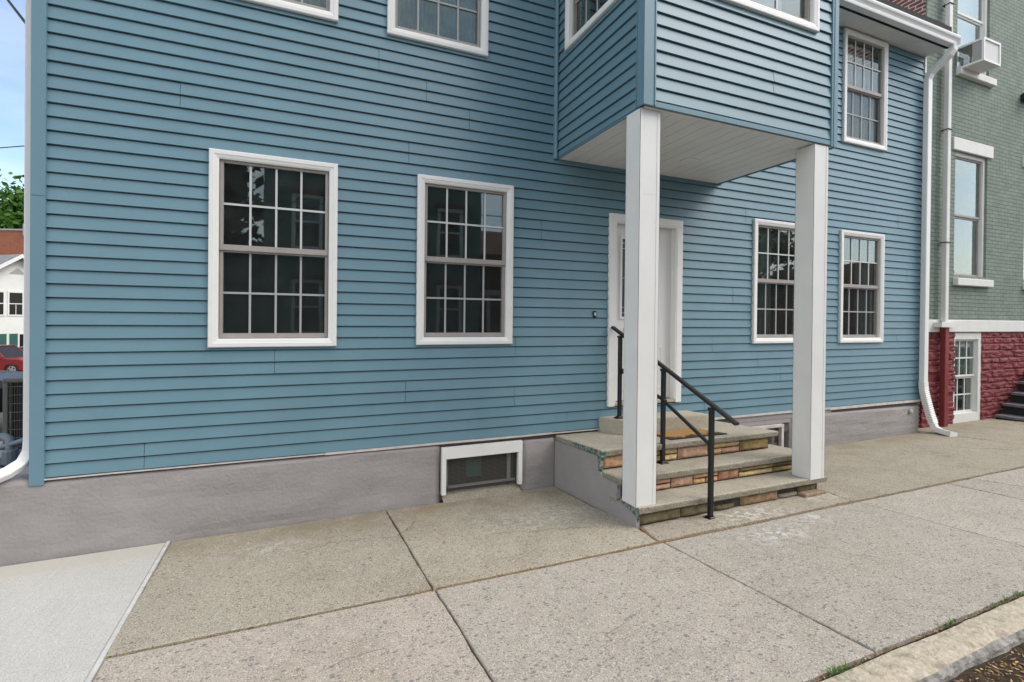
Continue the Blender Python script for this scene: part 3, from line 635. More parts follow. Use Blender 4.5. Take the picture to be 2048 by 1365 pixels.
fm.box((5.02, -0.012, 0.425), (6.07, 0.03, 0.475)); fm.box((5.0, -0.004, 0.48), (6.9, 0.045, 0.545))
fm.build('foundation', 'parge', house, smooth=False)
pt = MB(); pt.tube([(8.707, -0.028, 0.405), (8.707, -0.050, 0.405)], [0.045, 0.036], 14); pt.build('capped_outlet', 'block_tan', house, smooth=True)
# sloping mortar wash below the basement window
mw = MB()
for i in range(12):
    a, b = 1.26+i*0.068, 1.26+(i+1)*0.068
    f_ = lambda x: 0.018*noise.noise(Vector((x*6, 0, 9)))
    mw.add([(a, -0.085+f_(a), zg(a, 0)+0.004), (b, -0.085+f_(b), zg(b, 0)+0.004), (b, 0.03, 0.075), (a, 0.03, 0.075)], [(0, 1, 2, 3)])
mw.build('mortar_wash', 'stoop_edge', house, fixn=False)

# ---- basement window
def basement_window(x0, x1, z0, z1, topw, casing_mat='casing_white'):
    m_ = MB(); jw = 0.042
    m_.box((x0, -0.050, z0-0.01), (x0+jw, 0.0, z1-topw)); m_.box((x1-jw, -0.050, z0+0.0), (x1, 0.0, z1-topw)); m_.box((x0, -0.052, z1-topw), (x1, 0.0, z1))
    w_ = m_.build('basement_window', casing_mat, house)
    s_ = MB(); a, b, c, d = x0+jw+.01, x1-jw-.01, z0+0.03, z1-topw+.01
    s_.box((a, 0.012, c), (b, 0.03, c+0.022)); s_.box((a, 0.012, d-0.03), (b, 0.03, d)); s_.box((a, 0.012, c), (a+0.025, 0.03, d)); s_.box((b-0.09, 0.010, c), (b-0.055, 0.03, d))
    s_.build('sash', 'wall_grey', w_)
    bk = MB(); bk.box((a, 0.07, c), (b, 0.08, d)); bk.build('glass_pane', 'ac_dark', w_)
    ms = MB(); n = int((b-a)/0.0125); r = 0.0011
    for i in range(n+1):
        x = a+(b-a)*i/n; ms.box((x-r, -0.010, c-0.02), (x+r, -0.0085, d))
    k = int((d-c+.02)/0.0125)
    for i in range(k+1):
        z = c-0.02+(d-c+.02)*i/k; ms.box((a, -0.0115, z-r), (b, -0.0100, z+r))
    ms.build('wire_mesh', 'ac_wire', w_)
    return w_
basement_window(1.247, 2.092, 0.085, 0.528, 0.108)
bt = MB(); bt.box((1.52, 0.055, 0.19), (1.68, 0.062, 0.40)); o = bt.build('teal_board', 'shutter', house)
basement_window(5.02, 5.90, 0.10, 0.418, 0.035, 'starter')  # greyer casing material, the frame's shade put into its colour

# ---- double hung window in local coordinates (x right, -y outward, origin bottom centre of casing)
def window_meshes(W_=WW, H_=WH, cols=4, rows=2, cw=CW, deep=0.055):
    d = {}
    m_ = MB(); x0, x1 = -W_/2, W_/2
    # casing: sloped profile, mitred
    po = [(x0, 0), (x1, 0), (x1, H_), (x0, H_)]
    def ring(k, y):
        return [(x0+k, y, k), (x1-k, y, k), (x1-k, y, H_-k), (x0+k, y, H_-k)]
    steps = [(0, 0.0), (0, -0.040), (0.006, -0.044), (0.034, -0.044), (0.040, -0.040), (0.058, -0.036), (cw, -0.030), (cw, deep), (cw+0.012, deep)]
    rings = [ring(*s_) for s_ in steps]; vs = [v for r_ in rings for v in r_]
    for i in range(len(steps)-1):
        for k in range(4):
            a = i*4+k; b = i*4+(k+1) % 4; m_.add([vs[a], vs[b], vs[b+4], vs[a+4]], [(0, 1, 2, 3)])
    d['casing'] = m_
    a, b, c, e = x0+cw+0.004, x1-cw-0.004, cw+0.004, H_-cw-0.004; mid = c+(e-c)*0.497
    up = MB(); y0, y1 = -0.008, 0.022; fw = 0.014
    def frame(mb, a, b, c, e, wl, wb, wt, y0, y1, mi=0):
        mb.box((a, y0, c), (a+wl, y1, e), mi); mb.box((b-wl, y0, c), (b, y1, e), mi); mb.box((a+wl, y0+.001, c), (b-wl, y1, c+wb), mi); mb.box((a+wl, y0+.001, e-wt), (b-wl, y1, e), mi)
    frame(up, a, b, mid, e, 0.026, 0.046, 0.018, -0.010, 0.024); d['upper_sash'] = up
    lo = MB(); frame(lo, a, b, c, mid-0.002, 0.024, 0.040, 0.012, 0.006, 0.046); d['lower_sash'] = lo
    def grid(mb, a, b, c, e, y, bw_=0.0085):
        for i in range(1, cols):
            x = a+(b-a)*i/cols; mb.box((x-bw_, y, c), (x+bw_, y+0.006, e))
        for j in range(1, rows):
            z = c+(e-c)*j/rows; mb.box((a, y-0.002, z-bw_), (b, y+0.004, z+bw_))
    gu = MB(); grid(gu, a+.026, b-.026, mid+.046, e-.018, 0.004); d['grille_u'] = gu
    gl_ = MB(); grid(gl_, a+.024, b-.024, c+.040, mid-.014, 0.030); d['grille_l'] = gl_
    pu = MB(); pu.box((a+.02, 0.014, mid+.02), (b-.02, 0.017, e-.01)); d['pane_u'] = pu
    pl = MB(); pl.box((a+.02, 0.040, c+.02), (b-.02, 0.043, mid-.006)); d['pane_l'] = pl
    scn = MB(); scn.add([(a+.022, 0.010, c+.036), (b-.022, 0.010, c+.036), (b-.022, 0.010, mid-.008), (a+.022, 0.010, mid-.008)], [(0, 1, 2, 3)]); d['screen'] = scn
    return d
def window_tree(name, d, parent, glass='glass', screen=True):
    w_ = d['casing'].build(name, 'casing_white', parent)
    d['upper_sash'].build('upper_sash', 'sash_taupe', w_); d['lower_sash'].build('lower_sash', 'sash_taupe', w_)
    d['grille_u'].build('grille', 'grille_white', w_); d['grille_l'].build('grille', 'grille_white', w_)
    d['pane_u'].build('glass_pane', glass, w_); d['pane_l'].build('glass_pane', glass, w_)
    if screen: d['screen'].build('insect_screen', 'insect_screen', w_)
    return w_
def copy_part(o, parent):
    c = o.copy(); col.objects.link(c); c.parent = parent
    for ch in list(o.children):
        q = ch.copy(); col.objects.link(q); q.parent = c
    return c
wd = window_meshes()
w0 = window_tree('window', wd, house)
wobj = {}
for i, (k, (cx, zb)) in enumerate(wins.items()):
    o = w0 if i == 0 else copy_part(w0, house)
    o.location = (cx, 0, zb); wobj[k] = o
    if k in ('e', 'f', 'g'):
        for ch in o.children:
            if ch.name.startswith('glass_pane'): ch.data = ch.data.copy(); ch.data.materials[0] = MAT['glass_wavy' if k != 'g' else 'glass_soft']
# small tilt of the far-right upper window as in the photograph
# ---- bay
BT = 6.45
bfw = (3.63, 4.495, 2)   # centre x, bottom z
sbm = MB()
fop = [(2.80, 4.46-0.05, 4.515+0.05, 6.07)]
siding(sbm, TBF, BX0+0.085, BX1-0.06, BZ+0.045, BT, fop, zb=BZ+0.055, seams={3: [3.9], 4: [3.9], 9: [3.1], 10: [3.1]}, seed=11)
sbm.build('bay_siding', 'siding', house, fixn=False)
sbl = MB(); lop = [(0.207+0.05, 1.187-0.05, 4.52+0.05, 6.07)]
siding(sbl, TBL, 0.02, 1.45-0.07, BZ+0.010, BT, lop, zb=BZ+0.010-0.03, seed=12)
sbl.build('bay_side_siding', 'siding', house, fixn=False); sbl = MB()
siding(sbl, TBR, 0.02, 1.45-0.07, BZ+0.045, BT, zb=BZ+0.055, seed=13)
sbl.build('bay_side_siding', 'siding', house, fixn=False)
bb = MB(); cellwall(bb, TBF, BX0+0.005, BX1-0.005, BZ+0.02, BT, fop, -0.012, -0.12); cellwall(bb, TBL, -0.1, 1.44, BZ+0.02, BT, lop, -0.012, -0.10)
bb.box((BX1-0.10, -1.34, BZ+.02), (BX1-0.012, 0.1, BT)); bb.box((BX0+.1, -1.33, BZ+.03), (BX1-.1, -.02, BZ+.10)); bb.box((BX0+.1, -1.33, BT-.1), (BX1-.1, -.02, BT-.02)); bb.box((2.9, -0.02, 3.5), (4.6, 0.011, BT))
bb.build('bay_wall', 'interior', house)
bt_ = MB()
# outer corner trim (two legs with lips), inner corner trims, right trim, bottom band
bt_.box((BX0-0.024, BY-0.024, BZ+0.004), (BX0+0.090, BY-0.004, BT)); bt_.box((BX0-0.024, BY-0.003, BZ+0.004), (BX0-0.003, BY+0.075, BT))
bt_.box((BX0+0.078, BY-0.030, BZ+0.006), (BX0+0.090, BY-0.0242, BT)); bt_.box((BX0-0.030, BY+0.064, BZ+0.006), (BX0-0.0242, BY+0.075, BT))
bt_.box((BX1-0.065, BY-0.026, BZ-0.012), (BX1+0.020, BY-0.004, BT)); bt_.box((BX1+0.003, BY-0.003, BZ-0.012), (BX1+0.020, BY+0.07, BT))
bt_.box((BX1-0.040, BY-0.031, BZ-0.010), (BX1-0.030, BY-0.0262, BT))
bt_.tube([(BX0-0.034, -0.030, BZ-0.01), (BX0-0.034, -0.030, BT)], 0.021, 10)
bt_.box((BX0-0.058, -0.028, BZ-0.01), (BX0-0.04, -0.004, BT))
bt_.box((BX1+0.006, -0.030, BZ-0.01), (BX1+0.045, -0.002, BT))
bt_.box((BX0+0.091, BY-0.018, BZ+0.002), (BX1-0.066, BY-0.001, BZ+0.044)); bt_.box((BX0-0.006, BY+0.076, BZ-0.008), (BX0+0.010, -0.02, BZ+0.012))
bt_.box((BX1-0.004, BY+0.07, BZ-0.014), (BX1+0.010, -0.002, BZ+0.030)); bt_.box((BX0+0.01, -0.020, BZ-0.030), (BX1-0.01, -0.002, BZ-0.010))
bt_.build('bay_trim', 'trim_blue', house)
bs = MB(); nb = 15
for i in range(nb):      # soffit planks run along the wall's depth direction
    a = BX0+0.012+(BX1-BX0-0.026)*i/nb; b = BX0+0.012+(BX1-BX0-0.026)*(i+1)/nb
    bs.box((a+0.0025, BY+0.006, BZ-0.004), (b-0.0025, -0.003, BZ+0.010)); bs.box((b-0.0024, BY+0.006, BZ+0.003), (b+0.0024, -0.003, BZ+0.010))
bs.build('bay_soffit', 'soffit', house)
lf = MB(); lf.tube([(3.755, -0.567, BZ-0.005), (3.755, -0.567, BZ-0.012), (3.755, -0.567, BZ-0.016)], [0.085, 0.085, 0.07], 24); lf.tube([(3.755, -.567, BZ-.0165), (3.755, -.567, BZ-.019)], [0.055, 0.05], 20)
lf.build('soffit_light', 'soffit', house)
br_ = MB(); br_.box((BX0-0.08, BY-0.1, BT), (BX1+0.08, 0.1, BT+0.16)); br_.build('bay_cornice', 'gutter_white', house)
dbf = window_meshes(1.72, 1.62, 4, 2); wbf = window_tree('window', dbf, house, screen=False); wbf.location = (3.60, BY, 4.505)
wbl = copy_part(w0, house); wbl.location = (BX0, -0.697, 4.515); wbl.rotation_euler = (0, 0, -PI/2)

# ---- door
dm = MB()
dcw = 0.085
for (a, b, c, e) in ((DX0, DX0+dcw, DZ0, DZ1-dcw), (DX1-dcw, DX1, DZ0, DZ1-dcw), (DX0, DX1, DZ1-dcw, DZ1)):
    dm.bbox((a, -0.042, c), (b, -0.0, e), 0.004)
dm.box((DX0+dcw, -0.036, DZ0+0.035), (DX0+dcw+0.012, 0.10, DZ1-dcw)); dm.box((DX1-dcw-0.012, -0.036, DZ0+0.035), (DX1-dcw, 0.10, DZ1-dcw)); dm.box((DX0+dcw+.012, -0.036, DZ1-dcw-0.012), (DX1-dcw-.012, 0.10, DZ1-dcw))
dfr = dm.build('door', 'casing_white', house)
dl = MB(); a, b, c, e = DX0+dcw+0.014, DX1-dcw-0.014, DZ0+0.045, DZ1-dcw-0.014
gx0, gx1, gz0, gz1 = 3.362, 3.868, 1.815, 2.705
cellwall(dl, TF, a, b, c, e, [(gx0, gx1, gz0, gz1)], -0.055, -0.095)
dl.build('door_leaf', 'door_white', dfr)
dk = MB()
for (p, q, r_, s_) in ((gx0-0.03, gx0, gz0-0.03, gz1+0.03), (gx1, gx1+0.03, gz0-0.03, gz1+0.03), (gx0, gx1, gz0-0.03, gz0), (gx0, gx1, gz1, gz1+0.03)): dk.bbox((p, 0.040, r_), (q, 0.0545, s_), 0.004)
dk.build('glass_moulding', 'door_white', dfr)
dg = MB(); dg.box((gx0, 0.066, gz0), (gx1, 0.069, gz1)); dg.build('glass_pane', 'door_glass', dfr)
dc = MB()
def came(x0, z0, x1, z1): dc.box((min(x0, x1)-0.0028, 0.060, min(z0, z1)-0.0028), (max(x0, x1)+0.0028, 0.0655, max(z0, z1)+0.0028))
gw, gh = gx1-gx0, gz1-gz0
for fx in (0.10, 0.22, 0.78, 0.90): came(gx0+gw*fx, gz0, gx0+gw*fx, gz1)
for fz in (0.05, 0.12, 0.5, 0.88, 0.95): came(gx0, gz0+gh*fz, gx1, gz0+gh*fz)
for fx in (0.36, 0.64): came(gx0+gw*fx, gz0+gh*.12, gx0+gw*fx, gz0+gh*.88)
for fz in (0.25, 0.4, 0.6, 0.75): came(gx0+gw*.22, gz0+gh*fz, gx0+gw*.78, gz0+gh*fz)
dc.build('leaded_came', 'lead', dfr)
th = MB(); th.box((DX0+dcw, -0.030, DZ0+0.005), (DX1-dcw, 0.10, DZ0+0.035)); th.build('threshold', 'block_tan', dfr)
pn = MB()
for (p, q) in ((a+0.12, (a+b)/2-0.04), ((a+b)/2+0.04, b-0.12)):
    for (r_, s_) in ((c+0.12, c+0.62),):
        for (x0, x1, z0, z1) in ((p, q, r_, r_+0.02), (p, q, s_-0.02, s_), (p, p+0.02, r_+.02, s_-.02), (q-0.02, q, r_+.02, s_-.02)): pn.box((x0, 0.048, z0), (x1, 0.0548, z1))
pn.build('raised_panel', 'door_white', dfr)
kn = MB(); kn.tube([(a+0.19, 0.054, c+0.82), (a+0.19, 0.03, c+0.82), (a+0.19, 0.015, c+0.82), (a+0.19, -0.008, c+0.82)], [0.03, 0.012, 0.028, 0.024], 14); kn.build('knob', 'chrome', dfr, smooth=True)
db = MB(); db.bbox((2.938, -0.034, 1.802), (2.972, -0.012, 1.874), 0.004); dbl = db.build('doorbell', 'bell_black', house)
d2 = MB(); d2.bbox((2.947, -0.0375, 1.822), (2.963, -0.0342, 1.856), 0.001); d2.build('button', 'bell_white', dbl)

# ---- porch posts
def post(x0, x1, y0, y1, z0, z1):
    m_ = MB(); m_.box((x0, y0, z0), (x1, y1, z1)); bd = 0.028; pr_ = 0.003
    # raised corner beads of the wrap, seam at mid height
    for xa, xb in ((x0-pr_, x0+bd), (x1-bd, x1+pr_)):
        m_.box((xa, y0-pr_, z0+0.001), (xb, y0-0.0004, z1-0.002)); m_.box((xa, y1+0.0004, z0+0.001), (xb, y1+pr_, z1-0.002))
    for ya, yb in ((y0-pr_, y0+bd), (y1-bd, y1+pr_)):
        m_.box((x0-pr_, ya, z0+0.0015), (x0-0.0004, yb, z1-0.0025)); m_.box((x1+0.0004, ya, z0+0.0015), (x1+pr_, yb, z1-0.0025))
    zc = 2.795
    m_.box((x0-0.001, y0-0.001, zc), (x1+0.001, y0-0.0002, zc+0.003)); m_.box((x0-0.001, y0, zc), (x0-0.0002, y1, zc+0.003))
    return m_.build('porch_post', 'white_vinyl', house)
post(2.474, 2.668, -1.418, -1.238, 0.274, BZ-0.005)
post(4.461, 4.655, -1.455, -1.268, 0.272, BZ-0.013)

# ---- eave, gutter, roof, downspouts
def eave(x0, x1, tag_=''):
    sf = MB(); n = int((x1-x0)/0.1)
    for i in range(n):
        a, b = x0+(x1-x0)*i/n, x0+(x1-x0)*(i+1)/n
        sf.box((a+0.002, -0.285, EAVE), (b-0.002, 0.011, EAVE+0.012))
    sf.box((x0, -0.285, EAVE+0.0125), (x1, 0.14, EAVE+0.03)); sf.build('eave_soffit', 'soffit', house)
    fs_ = MB(); fs_.box((x0, -0.305, EAVE-0.012), (x1, -0.287, EAVE+0.17)); fs_.box((x0, -0.2865, EAVE-0.008), (x1, -0.276, EAVE-0.001)); fs_.build('fascia', 'dark', house)
    gt = MB(); prof = [(-0.307, EAVE+0.03), (-0.395, EAVE+0.03), (-0.400, EAVE+0.045), (-0.402, EAVE+0.075), (-0.412, EAVE+0.095), (-0.430, EAVE+0.115), (-0.436, EAVE+0.135), (-0.436, EAVE+0.155), (-0.420, EAVE+0.157), (-0.420, EAVE+0.148), (-0.392, EAVE+0.06), (-0.388, EAVE+0.04), (-0.312, EAVE+0.04), (-0.312, EAVE+0.155), (-0.307, EAVE+0.155)]
    gt.prism([(p[0], p[1]-.03) for p in prof], x0, x1+0.04, T=lambda a_, t_, b_: (t_, a_, b_))
    gt.box((x1+0.0405, -0.436, EAVE), (x1+0.044, -0.307, EAVE+0.126)); gt.build('gutter', 'gutter_white', house)
eave(BX1+0.05, XR_+0.02); eave(XL-0.06, BX0-0.07)
rf = MB(); rf.prism([(-0.400, EAVE+0.150), (-0.400, EAVE+0.232), (4.4, EAVE+2.05), (9.2, EAVE+0.16), (9.2, EAVE+0.13), (4.4, EAVE+2.02)], XL-0.06, XR_-0.10, T=lambda a_, t_, b_: (t_, a_, b_))
rf.build('roof', 'shingle', house)
rk = MB(); rk.box((BX1+.05, -0.37, EAVE+0.132), (XR_-0.10, -0.30, EAVE+0.149)); rk.build('drip_edge', 'dark', house)
sq = [(-1, -.72), (1, -.72), (1, .72), (-1, .72)]
sq8 = [(-1, -.6), (-.86, -.74), (.86, -.74), (1, -.6), (1, .6), (.86, .74), (-.86, .74), (-1, .6)]
ds = MB()
ds.tube([(9.02, -0.365, EAVE+0.02), (9.02, -0.36, EAVE-0.06), (9.00, -0.33, EAVE-0.12), (8.965, -0.20, EAVE-0.24), (8.945, -0.115, EAVE-0.32), (8.942, -0.082, EAVE-0.40), (8.942, -0.080, 2.4), (8.940, -0.080, 0.80)], 0.052, sec=sq8)
dso = ds.build('downspout', 'gutter_white', house)
fx_ = MB(); pts = []; rad = []
path = [(8.940, -0.080, 0.86), (8.945, -0.084, 0.74), (8.99, -0.10, 0.56), (9.03, -0.13, 0.36), (9.045, -0.17, 0.21)]
for i in range(len(path)-1):
    a, b = Vector(path[i]), Vector(path[i+1]); n = 12
    for k in range(n): pts.append(a.lerp(b, k/n))
for i in range(len(pts)): rad.append(0.058 if i < 9 else (0.063 if i % 2 else 0.054))
fx_.tube(pts, rad, sec=sq8); fx_.build('corrugated_extension', 'plastic_white', dso)
ot = MB(); ot.tube([(9.045, -0.16, 0.235), (9.05, -0.185, 0.16), (9.035, -0.25, 0.125), (8.99, -0.40, 0.115), (8.965, -0.47, 0.115)], [0.056, 0.057, 0.056, 0.055, 0.058], sec=sq8)
ot.build('outlet_elbow', 'gutter_white', dso)
dl_ = MB(); dl_.tube([(XL-0.060, 0.105, EAVE), (XL-0.060, 0.105, 0.84), (XL-0.062, 0.09, 0.76), (XL-0.082, 0.04, 0.69), (XL-0.14, -0.02, 0.645), (XL-0.22, -0.06, 0.61), (XL-0.36, -0.09, 0.54)], 0.038, sec=sq8)
dl_.build('downspout', 'gutter_white', house, smooth=False)

# ================================================================== CURTAINS (things hanging inside)
def curtain(name, label, x0, x1, z0, z1, y, matn, folds=14, amp=0.018, rz=None, org=None, grp='curtains inside the blue house'):
    m_ = MB(); n = folds*8; vs = []
    for i in range(n+1):
        x = x0+(x1-x0)*i/n; yy = y+amp*math.sin(i/8*2*PI)+0.5*amp*math.sin(i*0.31)
        vs += [(x, yy, z0), (x, yy+0.3*amp*math.sin(i*.9), z1)]
    m_.add(vs, [(2*i, 2*i+2, 2*i+3, 2*i+1) for i in range(n)])
    m_.add([(x0, y-0.01, z1), (x1, y-0.01, z1), (x1, y-0.01, z1+0.03), (x0, y-0.01, z1+0.03)], [(0, 1, 2, 3)])
    o = m_.build(name, matn, smooth=True, fixn=False)
    tag(o, label, 'curtain', grp)
    if org: o.location = org; o.rotation_euler = (0, 0, rz)
    return o
curtain('curtain', 'pleated lilac sheer curtain behind the upper window beneath the eave at the right', 7.08, 7.98, 4.38, 5.52, 0.085, 'curtain_lilac', 16)
curtain('curtain', 'greenish sheer curtain behind the upper window between the cut-off top-left window and the bay', 0.74, 1.64, 4.42, 5.92, 0.085, 'curtain_green', 20)
curtain('curtain', 'greenish sheer curtain behind the upper window cut by the top edge at the left', -0.66, 0.23, 4.42, 5.92, 0.085, 'curtain_green', 20)
curtain('curtain', 'lilac curtain behind the wide window on the front of the bay', 2.82, 4.10, 4.56, 6.06, BY+0.085, 'curtain_lilac', 18)
curtain('curtain', 'dark grey curtain behind the ground-floor window half hidden by the right white post', 5.36, 5.80, 1.55, 3.05, 0.11, 'curtain_grey', 9, 0.03)
curtain('curtain', 'dark grey curtain behind the ground-floor window nearest the right downspout', 7.60, 7.98, 1.55, 3.05, 0.11, 'curtain_grey', 9, 0.03)
curtain('curtain', 'narrow green-grey curtain behind the side window of the bay', -0.44, -0.26, 0.06, 1.55, 0.12, 'curtain_green', 3, 0.012, -PI/2, (BX0, -0.697, 4.515))

# ================================================================== STOOP
stoop = thing('front_steps', 'three-tread concrete stoop with sandstone facing leading up to the white front door', 'steps')
SH = 0.065
def TS(x, y, z): return (x, y, z - SH*min(0, y))
def cap(mb, x0, x1, y0, y1, zt, th, seed=0, mi_top=0, mi_edge=1):
    """cast slab: rounded front edge, slightly chipped outline"""
    nx_ = max(3, int((x1-x0)/0.06)); ny_ = max(2, int((y1-y0)/0.06)); r = 0.012
    xs_ = [x0+(x1-x0)*i/nx_ for i in range(nx_+1)]; ys_ = [y0+(y1-y0)*i/ny_ for i in range(ny_+1)]
    def P(x, y, dz):
        z = zt+dz+0.003*noise.noise(Vector((x*3, y*3, seed))); return TS(x, y, z)
    jit = lambda a, s_: 0.005*noise.noise(Vector((a*9, s_, seed+3)))+0.004*noise.noise(Vector((a*27, s_, seed+7)))
    vs = [P(min(max(x, x0+r), x1-r), min(max(y, y0+r), y1), 0) for y in ys_ for x in xs_]; W_ = nx_+1
    mb.add(vs, [(j*W_+i, j*W_+i+1, (j+1)*W_+i+1, (j+1)*W_+i) for j in range(ny_) for i in range(nx_)], mi_top)
    per = [(x, y0, x, y0+r) for x in xs_] + [(x1, y, x1-r, y) for y in ys_[1:]]
    per = [(x0, y, x0+r, y) for y in reversed(ys_[1:])] + per
    lv = []
    for q, (x, y, xi, yi) in enumerate(per):
        xi = min(max(xi, x0+r), x1-r); yi = max(yi, y0+r); j_ = jit(x+y*1.7, 1); dx = (x-xi); dy = (y-yi); L_ = math.hypot(dx, dy) or 1; dx /= L_; dy /= L_
        j2 = jit(x+y*1.7, 5)*1.5-0.004
        lv.append([P(xi, yi, 0), P(x-dx*r*.3+dx*j_, y-dy*r*.3+dy*j_, -r*.4), P(x+dx*j_, y+dy*j_, -r*1.1), P(x+dx*j2, y+dy*j2, -th+0.008), P(x-dx*.008, y-dy*.008, -th), P(x-dx*.08, y-dy*.08, -th)])
    for a, b in zip(lv[:-1], lv[1:]):
        for k in range(5): mb.add([a[k], b[k], b[k+1], a[k+1]], [(0, 1, 2, 3)], mi_edge if k else mi_top)
c3_ = MB(); cap(c3_, 2.492, 4.725, -0.900, -0.002, 0.543, 0.055, 1); c3_.build('landing_slab', ['stoop_cap', 'stoop_edge'], stoop, fixn=False)
c2_ = MB(); cap(c2_, 2.497, 4.86, -1.185, -0.70, 0.355, 0.056, 2); c2_.build('tread', ['stoop_cap', 'stoop_edge'], stoop, fixn=False)
c1_ = MB(); cap(c1_, 2.480, 4.715, -1.452, -1.05, 0.188, 0.055, 3); c1_.build('tread', ['stoop_cap', 'stoop_edge'], stoop, fixn=False)
# solid core with parged left cheek
core = MB()
def pr_x(mb, pts, x0, x1, mi=0): mb.prism(pts, x0, x1, mi, T=lambda a_, t_, b_: TS(t_, a_, b_))
pr_x(core, [(-0.0, -0.1), (-1.395, -0.1), (-1.395, 0.132), (-1.13, 0.132), (-1.13, 0.298), (-0.84, 0.298), (-0.84, 0.487), (-0.0, 0.487)], 2.52, 4.645)
core.build('core', 'mortar_dark', stoop)
ck = MB()
cheek = [(-0.0, -0.1), (-1.418, -0.12), (-1.405, 0.105), (-1.34, 0.132), (-1.165, 0.155), (-1.150, 0.298), (-0.93, 0.310), (-0.865, 0.36), (-0.853, 0.487), (-0.0, 0.487)]
pr_x(ck, cheek, 2.484, 2.519); ck.build('parged_cheek', 'parge', stoop)
# remains of green paint on the cheek edge
gp = MB()
def strip_x(pts, x=2.4795):
    gp.add([TS(x, a_, b_) for a_, b_ in pts], [tuple(range(len(pts)))])
strip_x([(-0.38, 0.520), (-0.45, 0.541), (-0.60, 0.5385), (-0.888, 0.539), (-0.905, 0.50), (-0.905, 0.482), (-0.88, 0.40), (-0.872, 0.362), (-0.858, 0.372), (-0.845, 0.482), (-0.80, 0.494), (-0.62, 0.497)], 2.478)
strip_x([(-1.155, 0.30), (-1.185, 0.29), (-1.20, 0.22), (-1.19, 0.18), (-1.15, 0.17), (-1.14, 0.22)], 2.479)
strip_x([(-1.19, 0.185), (-1.30, 0.184), (-1.455, 0.18), (-1.46, 0.10), (-1.44, 0.06), (-1.42, 0.12), (-1.30, 0.155)], 2.474)
gp.box((2.476, -0.912, 0.484+0.059), (2.53, -0.9005, 0.536+0.059)); gp.box((2.474, -0.889, 0.36+.057), (2.512, -0.874, 0.484+.057))
gp.build('green_paint', 'stoop_green', stoop, fixn=False)
# stone veneer
sf_ = MB()
PIG = [(0.56, 0.35, 0.18), (0.50, 0.31, 0.19), (0.54, 0.33, 0.22), (0.47, 0.27, 0.17), (0.57, 0.42, 0.22), (0.44, 0.28, 0.16)]
RED = (0.46, 0.29, 0.20); MOSS = (0.17, 0.15, 0.055)
def stone(x0, x1, z0, z1, y, pig, seed):
    nx_ = max(4, int((x1-x0)/0.025)); nz_ = max(3, int((z1-z0)/0.016)); vs = []
    for j in range(nz_+1):
        for i in range(nx_+1):
            u = i/nx_; v = j/nz_; ex = min(u, 1-u)*(x1-x0); ez = min(v, 1-v)*(z1-z0)
            e = min(1, ex/0.016)*min(1, ez/0.013); d = 0.024*math.sqrt(e)+0.016*noise.noise(Vector((x0+u*(x1-x0), v*(z1-z0), seed))*22)*e
            jx = 0.004*noise.noise(Vector((i*.7, j*.9, seed))); jz = 0.003*noise.noise(Vector((i*.5, j*.8, seed+9)))
            vs.append(TS(x0+u*(x1-x0)+jx, y-d, z0+v*(z1-z0)+jz))
    W_ = nx_+1; sf_.add(vs, [(j*W_+i, j*W_+i+1, (j+1)*W_+i+1, (j+1)*W_+i) for j in range(nz_) for i in range(nx_)], 0, pig)
rs = random.Random(5)
def course(y, z0, z1, items):
    zm = (z0+z1)/2
    for s_i, (a, b, kind, pig) in enumerate(items):
        if kind == 'F': stone(a+.005, b-.005, z0+.005, z1-.004, y, pig, s_i+y*50)
        else: stone(a+.005, b-.005, z0+.005 if kind == 'L' else zm+.005, zm-.005 if kind == 'L' else z1-.004, y, pig, s_i*3+y*70)
# upper riser
course(-0.842, 0.360, 0.484, [(2.512, 2.86, 'F', PIG[1]), (2.86, 3.12, 'U', PIG[0]), (2.86, 3.12, 'L', PIG[3]), (3.12, 3.40, 'U', PIG[4]), (3.12, 3.40, 'L', PIG[4]), (3.40, 3.79, 'F', RED),
        (3.79, 4.22, 'U', PIG[4]), (3.79, 3.98, 'L', PIG[0]), (3.98, 4.22, 'L', PIG[2]), (4.22, 4.635, 'F', (0.27, 0.20, 0.09))])
sf_.build('stone_facing', 'stone_facing', stoop, smooth=True, fixn=False); sf_ = MB()
course(-1.132, 0.192, 0.296, [(2.515, 2.70, 'U', (0.30, 0.20, 0.11)), (2.515, 2.70, 'L', (0.25, 0.17, 0.09)), (2.70, 3.07, 'U', PIG[2]), (2.70, 3.07, 'L', PIG[1]), (3.07, 3.33, 'F', RED), (3.33, 3.63, 'U', PIG[2]), (3.33, 3.48, 'L', PIG[0]), (3.48, 3.63, 'L', PIG[1]),
        (3.63, 3.90, 'F', (0.38, 0.20, 0.13)), (3.90, 4.36, 'U', (0.30, 0.22, 0.11)), (3.90, 4.36, 'L', PIG[4]), (4.36, 4.64, 'U', MOSS), (4.36, 4.64, 'L', (0.33, 0.24, 0.11))])
sf_.build('stone_facing', 'stone_facing', stoop, smooth=True, fixn=False); sf_ = MB()
course(-1.397, 0.025, 0.130, [(2.515, 2.95, 'F', (0.15, 0.125, 0.07)), (2.95, 3.32, 'F', (0.17, 0.14, 0.085)), (3.32, 3.56, 'L', (0.13, 0.11, 0.06)), (3.62, 4.10, 'F', (0.26, 0.17, 0.10)), (4.10, 4.36, 'L', (0.20, 0.17, 0.13)), (4.36, 4.62, 'F', (0.12, 0.10, 0.05))])  # lowest course: mossy stones, pigments also darkened to hold the recess shade
sf_.build('stone_facing', 'stone_facing', stoop, smooth=True, fixn=False)
lb = MB(); lb.bbox((4.34, -1.50, 0.02), (4.63, -1.41, 0.068), 0.010, T=TS); lb.build('loose_brick', 'old_brick', stoop)
